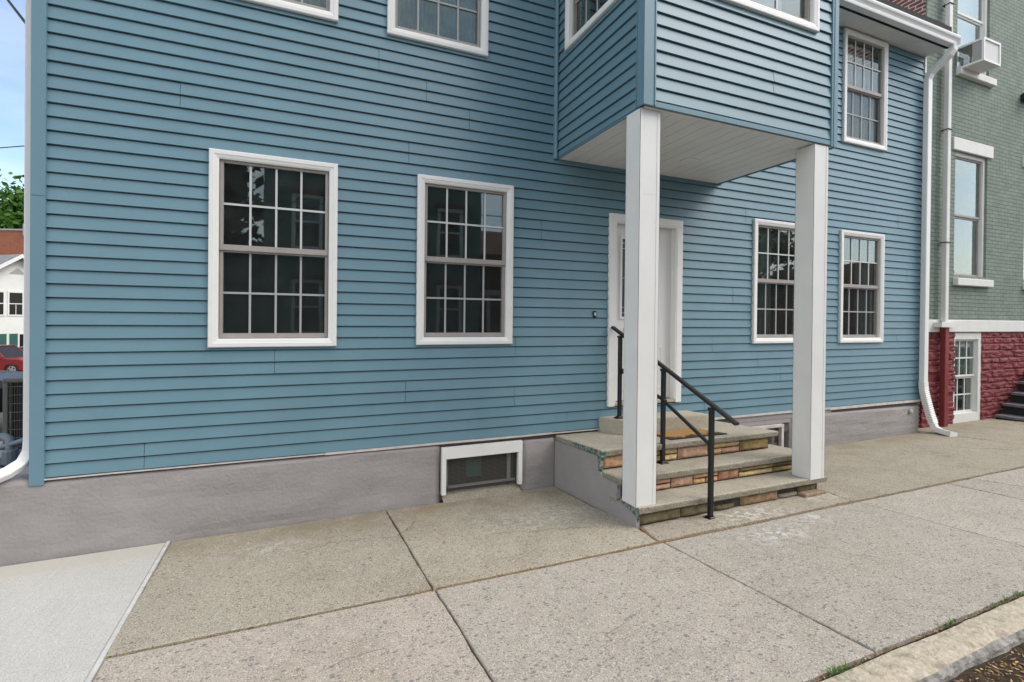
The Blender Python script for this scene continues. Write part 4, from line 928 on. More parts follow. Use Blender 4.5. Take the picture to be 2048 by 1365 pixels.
# door block
blk = MB(); q = [(3.035, -0.0), (3.125, -0.345), (4.235, -0.425), (4.262, -0.0)]
zt_ = 0.700; r = 0.010
c_ = Vector((3.65, -0.2))
ins = [tuple(Vector(p)+(c_-Vector(p)).normalized()*r) for p in q]
vs = [TS(x, y, zt_) for x, y in ins]+[TS(x, y, zt_-r) for x, y in q]+[TS(x, y, 0.54) for x, y in q]
blk.add(vs, [(0, 1, 2, 3)]+[(i, (i+1) % 4, (i+1) % 4+4, i+4) for i in range(4)]+[(i+4, (i+1) % 4+4, (i+1) % 4+8, i+8) for i in range(4)])
blk.build('door_block', 'block_tan', stoop)

# ================================================================== RAILING
rail = thing('stair_railing', 'black metal handrail with three square posts running down the stoop', 'railing')
RX = 3.180
def sqpost(name, x, y, z0, z1, w_=0.019):
    m_ = MB(); m_.bbox((x-w_, y-w_, z0), (x+w_, y+w_, z1), 0.004); m_.bbox((x-0.026, y-0.026, z1-0.012), (x+0.026, y+0.026, z1+0.012), 0.006)
    p = m_.build(name, 'railing', rail)
    f_ = MB(); f_.bbox((x-0.046, y-0.046, z0-0.001), (x+0.046, y+0.046, z0+0.010), 0.003); f_.bbox((x-0.032, y-0.032, z0+0.0095), (x+0.032, y+0.032, z0+0.022), 0.005); f_.build('base_plate', 'railing', p)
    return p
pA = (RX-0.012, -0.205, 0.716); pB = (RX+0.005, -0.885, 0.414); pC = (RX-0.012, -1.508, 0.118)
RZ = lambda y: 1.694+0.428*(y+0.06)
for p in (pA, pB, pC): sqpost('rail_post', p[0], p[1], p[2], RZ(p[1])-0.035)
def bar(p0, p1, hw, hh, name):
    P0, P1 = Vector(p0), Vector(p1); d = (P1-P0).normalized(); s_ = Vector((1, 0, 0)); n_ = s_.cross(d).normalized()
    if n_.z < 0: n_ = -n_
    m_ = MB(); sec_ = [(-hw, -hh*.6), (-hw*.75, -hh), (hw*.75, -hh), (hw, -hh*.6), (hw, hh*.45), (hw*.6, hh), (-hw*.6, hh), (-hw, hh*.45)]
    vs = [p+s_*a_+n_*b_ for p in (P0, P1) for a_, b_ in sec_]; n8 = 8
    m_.add(vs, [tuple(range(n8)), tuple(range(2*n8-1, n8-1, -1))]+[(i, (i+1) % n8, (i+1) % n8+n8, i+n8) for i in range(n8)])
    return m_.build(name, 'railing', rail)
bar((RX-0.004, -0.055, RZ(-0.055)), (RX-0.006, -1.765, RZ(-1.765)), 0.026, 0.014, 'top_rail')
bar((RX, -0.245, 1.228), (RX, -0.865, 1.028), 0.014, 0.014, 'lower_rail'); bar((RX, -0.905, 1.010), (RX-0.005, -1.488, 0.735), 0.014, 0.014, 'lower_rail')
bk_ = MB(); bk_.bbox((RX-0.022, -0.262, 1.20), (RX+0.022, -0.224, 1.255), 0.004); bk_.build('bracket', 'railing', rail); bk_ = MB(); bk_.bbox((RX-0.018, -0.925, 0.985), (RX+0.018, -0.903, 1.030), 0.004); bk_.build('bracket', 'railing', rail); bk_ = MB(); bk_.bbox((RX-0.018, -1.490, 0.715), (RX+0.012, -1.470, 0.76), 0.004); bk_.build('bracket', 'railing', rail)

# ================================================================== DOORMAT
matt = thing('doormat', 'brown coir doormat with wavy black rubber edge lying on the top landing', 'doormat')
mm_ = MB(); mm_.prism([(3.36, -0.80), (4.10, -0.80), (4.04, -0.40), (3.42, -0.40)], 0, 1, T=lambda a_, t_, b_: TS(a_, b_, 0.546+t_*0.007)); mm_.build('rubber_base', 'rubber', matt)
cm = MB(); edge = []
for i in range(25):
    x = 3.375+(4.03-3.375)*i/24; y = -0.735+0.035*math.sin(i*0.62+1.0)+0.02*math.sin(i*1.7)-0.0; edge.append((x, max(-0.775, y)))
poly = edge+[(3.995, -0.415), (3.435, -0.415)]
n_ = len(poly); vs = [TS(x, y, 0.5535) for x, y in poly]+[TS(x, y, 0.561) for x, y in poly]
cm.add(vs, [tuple(range(n_, 2*n_))]+[(i, (i+1) % n_, (i+1) % n_+n_, i+n_) for i in range(n_)]); cm.build('coir_pile', 'coir', matt)

# ================================================================== GREEN BRICK NEIGHBOUR
NB = thing('green_brick_house', 'tall green painted brick house with a dark red stone basement beside the blue house', 'house')
NY = 0.13; NX0, NX1, NH = 9.30, 22.0, 11.5
def TN(u, n, z): return (u, NY-n, z)
nop = [(10.17, 11.17, 2.60, 4.71), (10.17, 11.17, 6.10, 8.10), (12.46, 13.46, 2.60, 4.71), (12.46, 13.46, 6.10, 8.10), (10.20, 11.05, 0.05, 1.62), (14.8, 15.9, 2.0, 4.3)]
nw = MB(); cellwall(nw, TN, NX0, NX1, 1.83, NH, [o_ for o_ in nop if o_[2] > 1.7], 0, -0.30)
nw.build('wall', 'green_brick', NB)
nsd = MB(); nsd.box((NX0-0.006, NY+0.02, 0.0), (NX0+0.001, NY+0.30, NH)); nsd.box((NX0-0.006, NY+0.30, 0.0), (NX0+0.30, 11, NH)); nsd.box((NX1-0.3, NY+0.3, -1), (NX1, 11, NH)); nsd.box((NX0+.3, 10.7, -1), (NX1-.3, 11, NH)); nsd.box((NX0, NY+0.02, NH), (NX1, 11, NH+0.2)); nsd.build('side_wall', 'side_brick', NB)
nin = MB(); nin.box((NX0+.31, 1.6, 0), (NX1-.31, 1.7, NH-.1)); nin.box((NX0+.31, NY+.31, 5.3), (NX1-.31, 1.6, 5.4)); nin.box((NX0+.31, NY+.31, 1.68), (NX1-.31, 1.6, 1.75)); nin.build('inner_wall', 'interior', NB)
bn_ = MB(); bn_.bbox((NX0+0.01, NY-0.045, 1.632), (NX1, NY+0.25, 1.836), 0.008); bn_.build('water_table', 'white_paint', NB)
# rock-faced red basement, real relief, split round the basement window
def rock(x0, x1, z0, z1, seed):
    m_ = MB(); nx_ = max(4, int((x1-x0)/0.018)); nz_ = int((z1-z0)/0.018); vs = []
    courses = [0, 0.135, 0.24, 0.37, 0.46, 0.60, 0.72, 0.81, 0.95, 1.07, 1.16, 1.30, 1.42, 1.52, 1.75]
    for j in range(nz_+1):
        z = z0+(z1-z0)*j/nz_
        ci = max(i for i, c in enumerate(courses) if c <= max(0, z)); c0, c1 = courses[ci], courses[min(ci+1, len(courses)-1)]
        ez = min(z-c0, c1-z)
        for i in range(nx_+1):
            x = x0+(x1-x0)*i/nx_; L_ = 0.30+0.12*((ci*7) % 3); px = (x+ci*0.173) % L_; ex = min(px, L_-px); cell = math.floor((x+ci*0.173)/L_)
            e = min(1, max(0, ez)/0.022)*min(1, ex/0.02)
            d = e*(0.022+0.022*noise.noise(Vector((cell*3.7, ci*2.3, 1)))+0.026*noise.noise(Vector((x*7, z*16, seed)))+0.010*noise.noise(Vector((x*22, z*40, seed))))
            vs.append((x, NY-max(0, d), z))
    W_ = nx_+1; m_.add(vs, [(j*W_+i, j*W_+i+1, (j+1)*W_+i+1, (j+1)*W_+i) for j in range(nz_) for i in range(nx_)])
    for i in (0, nx_):
        e = [vs[j*W_+i] for j in range(nz_+1)]; m2 = len(e); m_.add(e+[(p[0], NY+0.3, p[2]) for p in e], [(j, j+1, m2+j+1, m2+j) for j in range(m2-1)])
    return m_
rk1 = rock(NX0, 10.205, -0.1, 1.63, 1); rk2 = rock(11.045, 13.6, -0.1, 1.63, 2); rk2.add([(13.6, NY, -.1), (NX1, NY, -.1), (NX1, NY, 1.63), (13.6, NY, 1.63)], [(0, 1, 2, 3)])
for part in (rk1, rk2):
    o = part.build('basement_wall', 'red_stone', NB, smooth=False, fixn=False)
def nbwin(cx, z0, z1, w_, sill=True, lintel=True):
    m_ = MB(); x0, x1 = cx-w_/2, cx+w_/2; f_ = 0.062
    for (a, b, c, e) in ((x0, x0+f_, z0, z1), (x1-f_, x1, z0, z1), (x0+f_, x1-f_, z0, z0+f_*.9), (x0+f_, x1-f_, z1-f_, z1)): m_.box((a, NY+0.035, c), (b, NY+0.10, e))
    win = m_.build('window', 'white_paint', NB); zm = z0+(z1-z0)*0.5
    s_ = MB(); a, b = x0+f_, x1-f_
    for (c, e, y) in ((z0+f_*.9, zm-.0, NY+0.085), (zm+.0, z1-f_, NY+0.065)):
        s_.box((a, y, c), (a+0.03, y+0.03, e)); s_.box((b-0.03, y, c), (b, y+0.03, e)); s_.box((a+.03, y, c), (b-.03, y+.03, c+0.035)); s_.box((a+.03, y, e-0.03), (b-.03, y+.03, e))
    s_.build('sash', 'sash_taupe' if z0 > 2 and z0 < 5 else 'white_paint', win)
    gp_ = MB(); gp_.box((a+.02, NY+0.10, z0+f_), (b-.02, NY+0.103, zm)); gp_.box((a+.02, NY+0.080, zm+.001), (b-.02, NY+0.083, z1-f_)); gp_.build('glass_pane', 'glass', win)
    if sill: q_ = MB(); q_.bbox((x0-0.02, NY-0.075, z0-0.125), (x1+0.10, NY+0.06, z0-0.002), 0.008); q_.build('sill', 'white_paint', win)
    if lintel: q_ = MB(); q_.bbox((x0-0.10, NY-0.03, z1+0.002), (x1+0.13, NY+0.06, z1+0.215), 0.006); q_.build('lintel', 'white_paint', win)
    return win
wn1 = nbwin(10.67, 2.55, 4.71, 1.0); wn3 = nbwin(10.67, 6.10, 8.10, 1.0); nbwin(12.96, 2.55, 4.71, 1.0); nbwin(12.96, 6.10, 8.10, 1.0)
# basement window with grilles
m_ = MB()
for (a, b, c, e) in ((10.205, 10.235, 0.05, 1.62), (10.955, 11.045, 0.05, 1.62), (10.235, 10.955, 0.05, 0.225), (10.235, 10.955, 1.505, 1.62)): m_.box((a, NY-0.005, c), (b, NY+0.09, e))
bwn = m_.build('basement_window', 'white_paint', NB)
s_ = MB()
for (c, e, y) in ((0.228, 0.85, NY+0.06), (0.855, 1.502, NY+0.035)):
    s_.box((10.236, y, c), (10.262, y+.03, e)); s_.box((10.925, y, c), (10.954, y+.03, e)); s_.box((10.262, y, c), (10.925, y+.03, c+0.03)); s_.box((10.262, y, e-0.03), (10.925, y+.03, e))
    for k in (1, 2): s_.box((10.262+0.663*k/3-.011, y+.01, c+.03), (10.262+0.663*k/3+.011, y+.016, e-.03))
    s_.box((10.262, y+.008, (c+e)/2-.011), (10.925, y+.014, (c+e)/2+.011))
s_.build('sash', 'white_paint', bwn)
gp_ = MB(); gp_.box((10.25, NY+0.08, 0.24), (10.94, NY+.083, 0.86)); gp_.box((10.25, NY+0.055, 0.862), (10.94, NY+.058, 1.49)); gp_.build('glass_pane', 'glass', bwn)
bl = MB()
for k in range(34): z = 0.90+k*0.0178; bl.box((10.26, NY+0.088, z), (11.00, NY+0.100, z+0.013))
bl.build('blind', 'blind_white', bwn)
ct = MB(); ct.box((10.22, NY+0.20, 6.25), (11.1, NY+0.21, 8.0)); ct.build('shade', 'blind_white', wn3)
# neighbour downspout (white above the band, red below) + little shelf
nd = MB(); nd.tube([(9.735, NY-0.09, NH), (9.735, NY-0.09, 1.80)], 0.046, sec=sq8); ndo = nd.build('downspout', 'white_paint', NB)
nd2 = MB(); nd2.tube([(9.745, NY-0.09, 1.72), (9.745, NY-0.09, 0.05)], 0.054, sec=sq8); nd2.build('lower_pipe', 'red_paint', ndo)
nd3 = MB()
for z in (3.1, 4.95, 7.0): nd3.box((9.68, NY-0.135, z), (9.79, NY-0.02, z+0.012))
nd3.build('pipe_strap', 'ac_dark', ndo)
sh = MB(); sh.prism([(9.50, 1.715), (9.505, 1.79), (10.07, 1.79), (10.05, 1.765), (9.99, 1.735), (9.98, 1.715)], NY-0.17, NY-0.046); sh.build('shelf_block', 'white_paint', NB)
# leaf heap and kerb strip at the foot
nk = MB(); nk.bbox((10.1, NY-0.06, -0.02), (11.2, NY+0.02, 0.052), 0.01); nk.build('base_strip', 'block_tan', NB)
wl = MB(); wl.bbox((12.25, NY-0.22, 5.92), (12.47, NY-0.0, 6.06), 0.02); wl.build('wall_lamp', 'ac_dark', NB)
# side steps of the neighbour
ns = thing('slate_steps', 'dark steps with slate treads rising to the right against the red stone basement', 'steps')
for k in range(7):
    x0 = 11.34+k*0.27; zt = 0.165+0.185*k
    t_ = MB(); t_.bbox((x0, -1.15, zt-0.045), (x0+0.34, 0.055, zt), 0.006); t_.build('tread', 'slate_tread', ns)
    q_ = MB(); q_.box((x0+0.045, -1.12, 0.0 if k == 0 else zt-0.185), (x0+0.345, 0.05, zt-0.046)); q_.build('riser', 'black_brick', ns)

# window air conditioner, caged box
acw = thing('window_air_conditioner', 'white box air conditioner jutting from the upper window of the green house', 'air conditioner')
ax0, ax1, ay0, ay1, az0, az1 = 10.19, 10.70, -0.225, NY+0.05, 6.075, 6.455
m_ = MB(); fw = 0.032
for x in (ax0, ax1-fw):
    for y in (ay0, ay1-fw):
        m_.box((x, y, az0), (x+fw, y+fw, az1))
for z in (az0, az1-fw):
    m_.box((ax0+fw, ay0, z), (ax1-fw, ay0+fw, z+fw)); m_.box((ax0, ay0+fw, z), (ax0+fw, ay1-fw, z+fw)); m_.box((ax1-fw, ay0+fw, z), (ax1, ay1-fw, z+fw))
m_.build('casing_frame', 'plastic_white', acw)
m_ = MB(); m_.box((ax0+.004, ay0+.004, az0+.004), (ax1-.004, ay1, az0+.02)); m_.build('bottom_panel', 'soffit', acw); m_ = MB(); m_.box((ax0+.004, ay0+.004, az1-.02), (ax1-.004, ay1, az1-.004)); m_.build('top_panel', 'soffit', acw)
m_ = MB(); m_.box((ax0+fw, ay0+.018, az0+fw), (ax1-fw, ay0+.024, az1-fw)); m_.build('front_coil', 'blind_white', acw)
m_ = MB(); m_.box((ax0+.012, ay0+fw, az0+.03), (ax0+.018, ay0+.16, az1-.03)); m_.box((ax1-.018, ay0+fw, az0+.03), (ax1-.012, ay1-.1, az1-.03)); m_.build('side_panel', 'wall_grey', acw)
m_ = MB()
for k in range(14): z = az0+.045+k*.021; m_.box((ax0+.008, ay0+.17, z), (ax0+.02, ay1-.06, z+.008))
m_.build('side_louvre', 'ac_body', acw)
m_ = MB(); m_.box((10.17, NY+0.0, az0-.02), (ax0-.002, NY+.05, az1+.02)); m_.build('filler_panel', 'plastic_white', acw)

# ================================================================== LEFT SIDE YARD
pad = MB(); pad.bbox((-3.4, 0.17, -0.1), (XL-0.12, 2.6, 0.36), 0.01); struct(pad.build('yard_terrace', 'wall_grey'))
ac = thing('outdoor_condenser', 'dark wire-caged outdoor air conditioning condenser at the left side of the blue house', 'air conditioner')
cx0, cx1, cy0, cy1, cz0, cz1 = -2.64, -1.92, 1.60, 2.32, 0.39, 1.155
m_ = MB(); m_.bbox((cx0, cy0, cz1-0.045), (cx1, cy1, cz1), 0.01); m_.bbox((cx0, cy0, cz0), (cx1, cy1, cz0+0.07), 0.01)
for x in (cx0+.004, cx1-0.044):
    for y in (cy0+.004, cy1-0.044): m_.bbox((x, y, cz0+.06), (x+.04, y+.04, cz1-.04), 0.006)
m_.build('cabinet', 'ac_body', ac)
m_ = MB(); m_.box((cx0+.05, cy0+.05, cz0+.07), (cx1-.05, cy1-.05, cz1-.045)); m_.build('coil', 'ac_dark', ac)
m_ = MB()
for k in range(8):
    z = cz0+.10+k*.083; m_.box((cx0+.02, cy0+.010, z), (cx1-.02, cy0+.014, z+.006)); m_.box((cx0+.010, cy0+.02, z), (cx0+.014, cy1-.02, z+.006))
for k in range(34):
    x = cx0+.05+k*.0188; m_.box((x, cy0+.015, cz0+.07), (x+.003, cy0+.019, cz1-.045)); m_.box((cx0+.015, cy0+.05+k*.0188, cz0+.07), (cx0+.019, cy0+.053+k*.0188, cz1-.045))
m_.build('wire_guard', 'ac_wire', ac)
m_ = MB(); m_.tube([((cx0+cx1)/2, (cy0+cy1)/2, cz1-.002), ((cx0+cx1)/2, (cy0+cy1)/2, cz1+.03)], [0.30, 0.26], 24); m_.build('fan_grille', 'ac_dark', ac)
m_ = MB(); m_.box((cx0-.06, cy0-.06, 0.361), (cx1+.04, cy1+.06, 0.389)); m_.build('base_pad', 'wall_grey', ac)
gas = thing('gas_meter', 'grey blue gas meter with pipes and valve beside the left corner of the blue house', 'gas meter')
m_ = MB(); m_.tube([(-2.42, .50, .66), (-2.20, .49, .715), (-1.95, .42, .80), (-1.86, .40, .83)], 0.020, 12); m_.tube([(-2.40, .56, .78), (-2.24, .52, .805), (-2.16, .50, .805), (-2.125, .49, .785), (-2.112, .472, .74), (-2.112, .472, .50)], 0.030, 12)
m_.build('pipe', 'pipe_grey', gas, smooth=True)
m_ = MB(); m_.tube([(-2.112, .472, .71), (-2.112, .472, .695), (-2.112, .472, .60), (-2.112, .472, .585)], [0.044, 0.05, 0.05, 0.040], 12); m_.tube([(-2.19, .45, .66), (-2.15, .46, .60)], 0.018, 8); m_.build('valve', 'pipe_grey', gas)
m_ = MB(); m_.bbox((-2.42, .40, .40), (-2.135, .60, .60), 0.04); m_.tube([(-2.20, .40, .52), (-2.20, .375, .52)], 0.05, 14); m_.build('meter_body', 'pipe_grey', gas)

# ================================================================== CARS
def car(name, label, loc, rz, paint, L_=4.7, H_=1.75, suv=True):
    t = thing(name, label, 'car', None, loc, rz); W2 = 0.92; wr = 0.37 if suv else 0.33; fx, rx = L_/2-0.88, -L_/2+0.95
    def arch(cx): return [(cx+math.cos(a)*(wr+0.05), wr+math.sin(a)*(wr+0.05)) for a in [PI*k/8 for k in range(8, -1, -1)]]
    gc = 0.30 if suv else 0.20; bh = 1.05 if suv else 0.86
    prof_ = [(-L_/2+0.05, gc)] + arch(rx) + arch(fx) + [(L_/2-0.10, gc), (L_/2, gc+0.15), (L_/2, bh-0.22), (L_/2-0.08, bh-0.08), (L_/2-0.5, bh-0.01), (L_/2-1.25, bh+0.04), (-L_/2+0.15, bh+0.05), (-L_/2, bh-0.15), (-L_/2, gc+0.1)]
    m_ = MB(); n_ = len(prof_)
    ysec = [(-W2, 0.06), (-W2+0.06, 0.0), (W2-0.06, 0.0), (W2, 0.06)]
    vs = []
    for y, ins_ in ysec:
        for (x, z) in prof_:
            zz = z-(ins_ if z > bh-0.3 else 0); xx = x*(1-ins_*0.25)
            vs.append((xx, y, zz))
    fs = [tuple(range(n_)), tuple(range(4*n_-1, 3*n_-1, -1))]
    for s_ in range(3):
        for i in range(n_): fs.append((s_*n_+i, s_*n_+(i+1) % n_, (s_+1)*n_+(i+1) % n_, (s_+1)*n_+i))
    m_.add(vs, fs); m_.build('body', paint, t)
    a0, a1 = (-L_/2+0.15, L_/2-1.35); b0, b1 = (-L_/2+0.45, L_/2-2.05); zr = H_
    g_ = MB(); vs = [(a0, -W2+.07, bh+.04), (a1, -W2+.07, bh+.03), (b1, -W2+.22, zr-.05), (b0, -W2+.22, zr-.05)]; vs += [(x, -y, z) for x, y, z in vs]
    g_.add(vs, [(0, 1, 2, 3), (7, 6, 5, 4), (0, 4, 5, 1), (1, 5, 6, 2), (2, 6, 7, 3), (3, 7, 4, 0)]); g_.build('window_glass', 'car_black', t)
    r_ = MB(); r_.bbox((b0-.03, -W2+.20, zr-.055), (b1+.03, W2-.20, zr), 0.02)
    for s_ in (-1, 1):
        for (p, q_) in (((a1, bh+.03), (b1, zr-.04)), (((a0+a1)/2, bh+.04), ((b0+b1)/2, zr-.04)), ((a0, bh+.04), (b0, zr-.04))):
            r_.tube([(p[0], s_*(W2-.065), p[1]), (q_[0], s_*(W2-.215), q_[1])], 0.035, 6)
    r_.build('roof', paint, t)
    for s_ in (-1, 1):
        for cx in (fx, rx):
            w_ = MB(); w_.tube([(cx, s_*(W2-.20), wr), (cx, s_*(W2-.18), wr), (cx, s_*(W2-.01), wr), (cx, s_*(W2+.01), wr)], [wr-.04, wr, wr, wr-.04], 22); wo = w_.build('wheel', 'tyre', t)
            q_ = MB(); q_.tube([(cx, s_*(W2-.0), wr), (cx, s_*(W2+.014), wr)], [wr*.66, wr*.62], 20)
            wob = q_.build('rim', 'chrome', wo)
            q_ = MB()
            for k in range(5):
                aa = 2*PI*k/5; q_.tube([(cx+math.cos(aa+.63)*wr*.42, s_*(W2+.012), wr+math.sin(aa+.63)*wr*.42), (cx+math.cos(aa+.63)*wr*.42, s_*(W2+.018), wr+math.sin(aa+.63)*wr*.42)], wr*.13, 8)
            q_.build('rim_opening', 'tyre', wo)
        h_ = MB(); h_.bbox((L_/2-.22, s_*(W2-.14)-.13, bh-.30), (L_/2-.005, s_*(W2-.14)+.12, bh-.13), 0.03); h_.build('headlight', 'lamp_glass', t)
        h_ = MB(); h_.bbox((a1-.12, s_*(W2+.10)-.09, bh+.02), (a1+.0, s_*(W2+.10)+.08, bh+.17), 0.03); h_.build('mirror', paint, t)
    return t
# ================================================================== BACKGROUND LEFT
car('red_suv', 'dark red sport utility vehicle parked in front of the far white house', (-17.25, 35.9, -2.0), -0.30, 'car_red', 4.75, 1.80)
car('black_car', 'black car parked behind the outdoor condenser', (-7.42, 8.86, -0.30), -0.36, 'car_black', 4.6, 1.45, False)
def bin_(name, label, loc, rz, w_, h_, body, lid, grp=None):
    t = thing(name, label, 'trash bin', grp, loc, rz)
    m_ = MB(); b = w_/2; tp = b*1.12; vs = [(-b, -b, 0.08), (b, -b, 0.08), (b, b, 0.08), (-b, b, 0.08), (-tp, -tp, h_-.08), (tp, -tp, h_-.08), (tp, tp, h_-.08), (-tp, tp, h_-.08)]
    m_.add(vs, [(0, 3, 2, 1), (4, 5, 6, 7), (0, 1, 5, 4), (1, 2, 6, 5), (2, 3, 7, 6), (3, 0, 4, 7)]); m_.build('body', body, t)
    m_ = MB(); m_.bbox((-tp-.03, -tp-.05, h_-.078), (tp+.03, tp+.03, h_), 0.02); m_.build('lid', lid, t)
    m_ = MB(); m_.tube([(-b-.02, b, .1), (b+.02, b, .1)], .1, 12); m_.build('wheel', 'tyre', t)
    return t
bin_('trash_bin', 'large green trash container with a dark lid behind the red vehicle', (-17.7, 37.55, -2.15), -0.4, 1.35, 1.72, 'bin_green', 'bin_dark')
bin_('trash_bin', 'dark wheeled trash bin standing right of the green container', (-16.2, 37.25, -2.15), -0.4, 0.62, 1.62, 'bin_dark', 'bin_dark')
bin_('trash_bin', 'blue recycling bin on the grass by the white house', (-15.72, 36.55, -2.1), -0.4, 0.50, 1.05, 'bin_blue', 'bin_blue')
gr = MB(); rg = random.Random(4)
for k in range(1500):
    x, y = -15.9+rg.uniform(-2.2, 2.6), 35.6+rg.uniform(-.9, 1.6); z = terrain(x, y)+.02; h_ = rg.uniform(.10, .28); a = rg.uniform(0, 2*PI)
    gr.add([(x, y, z), (x+.05*math.cos(a), y+.05*math.sin(a), z), (x+rg.uniform(-.05, .05), y+rg.uniform(-.05, .05), z+h_)], [(0, 1, 2)])
struct(gr.build('grass', 'grass', fixn=False), 'stuff')

# white clapboard house, gable end toward us; local x along gable wall, y inward
WHs = thing('white_house', 'far white clapboard house with green shutters and grey gable roof', 'house', None, (-18.04, 39.99, -2.4), PI/2-R(43))
hw, ez, rz_ = 3.1, 5.85, 8.15
m_ = MB(); wallp = lambda u, n, z: (u, -n, z)
wop = [(-1.55, -.75, 4.1, 5.65), (-.35, .45, 4.1, 5.65), (.05, .95, .95, 2.75), (-1.9, -1.1, .95, 2.75)]
for k in range(int(rz_/0.14)):
    z = k*0.14; half = hw if z < ez else hw*(rz_-z)/(rz_-ez)
    if half < .1: break
    m_.box((-half, -0.02, z), (half, 0.0, z+0.128)); m_.box((-half, -.012, z+.128), (half, .0, z+.14))
m_.prism([(-hw, 0), (hw, 0), (hw, ez), (0, rz_-.12), (-hw, ez)], 0.001, 9.0); m_.build('wall', 'clap_white', WHs)
m_ = MB()
for s_ in (-1, 1):
    d = Vector((s_*hw, ez-rz_)); n2 = d.normalized(); ext = d+n2*0.55
    p0 = Vector((0, rz_+.12)); p1 = p0+ext; th_ = 0.14
    m_.prism([(p0.x, p0.y), (p1.x, p1.y), (p1.x, p1.y-th_), (p0.x, p0.y-th_)], -0.55, 9.4)
m_.build('roof', 'grey_roof', WHs)
m_ = MB()
for s_ in (-1, 1):
    p0 = Vector((0, rz_+.10)); p1 = p0+Vector((s_*hw, ez-rz_))+Vector((s_*hw, ez-rz_)).normalized()*.55
    m_.prism([(p0.x, p0.y), (p1.x, p1.y), (p1.x, p1.y-.26), (p0.x, p0.y-.26)], -0.60, -0.552)
m_.build('rake_board', 'white_paint', WHs)
m_ = MB(); m_.prism([(-.45, 6.9), (.45, 6.9), (0, 7.3)], -.05, -.021); m_.build('gable_vent', 'wall_grey', WHs)
def hwin(x0, x1, z0, z1, sh_l=True, sh_r=True):
    m_ = MB()
    for (a, b, c, e) in ((x0-.09, x0, z0-.09, z1+.12), (x1, x1+.09, z0-.09, z1+.12), (x0, x1, z0-.09, z0), (x0, x1, z1, z1+.12), (x0, x1, (z0+z1)/2-.03, (z0+z1)/2+.03), ((x0+x1)/2-.015, (x0+x1)/2+.015, z0, (z0+z1)/2)): m_.box((a, -.07, c), (b, -.021, e))
    w_ = m_.build('window', 'white_paint', WHs); q_ = MB(); q_.box((x0, -.032, z0), (x1, -.022, z1)); q_.build('glass_pane', 'car_black', w_)
    for ok, a, b in ((sh_l, x0-.52, x0-.10), (sh_r, x1+.10, x1+.52)):
        if ok:
            q_ = MB(); q_.box((a, -.065, z0-.05), (b, -.021, z1+.05))
            for k in range(18): q_.box((a+.04, -.075, z0+.0+k*(z1-z0)/18), (b-.04, -.066, z0+.04+k*(z1-z0)/18))
            q_.build('shutter', 'shutter', w_)
hwin(-1.45, -.75, 4.1, 5.6, True, False); hwin(-.45, .25, 4.1, 5.6, False, True); hwin(.10, .78, .95, 2.75); hwin(-1.9, -1.1, .95, 2.75)
m_ = MB(); m_.box((1.35, -1.5, 3.05), (3.6, -.021, 3.2)); m_.prism([(1.3, 3.2), (3.65, 3.2), (3.65, 3.26), (2.4, 3.75), (1.3, 3.26)], -1.55, -.03); m_.box((1.45, -1.42, 0), (1.58, -1.3, 3.05)); m_.box((1.5, -.05, 0), (3.1, -.021, 3.0)); m_.build('porch', 'white_paint', WHs)
m_ = MB(); m_.box((1.95, -.08, .1), (2.75, -.051, 2.35)); m_.build('door', 'clap_white', WHs)
m_ = MB(); m_.tube([(1.72, -.2, 2.35), (1.72, -.2, 2.15), (1.72, -.2, 1.98)], [.06, .12, .05], 8); m_.build('porch_lamp', 'ac_dark', WHs)
m_ = MB(); m_.box((1.66, -.11, 1.2), (1.80, -.051, 1.62)); m_.build('mailbox', 'ac_dark', WHs)
wac = MB(); wac.bbox((-.30, -.38, -.24), (.30, 0, .24), .02); o = wac.build('window_unit', 'plastic_white'); tag(o, 'small window air conditioner in the lower window of the far white house', 'air conditioner')
a_ = PI/2-R(43); o.location = (-18.04+math.cos(a_)*.44+math.sin(a_)*.08, 39.99+math.sin(a_)*.44-math.cos(a_)*.08, -2.4+1.22); o.rotation_euler = (0, 0, a_)
# brick block behind
FB = thing('brick_building', 'plain red brick building rising behind the far white house', 'building', None, (-25.0, 55.0, -3.5), -0.40)
m_ = MB(); m_.box((-12, 0, 0), (2.15, 12, 12.85)); m_.build('wall', 'far_brick', FB)
m_ = MB(); m_.box((-12.1, -.08, 12.85), (2.05, 12.1, 13.0)); m_.box((1.75, -.12, 12.4), (2.3, .4, 13.45)); m_.build('parapet', 'wall_grey', FB)
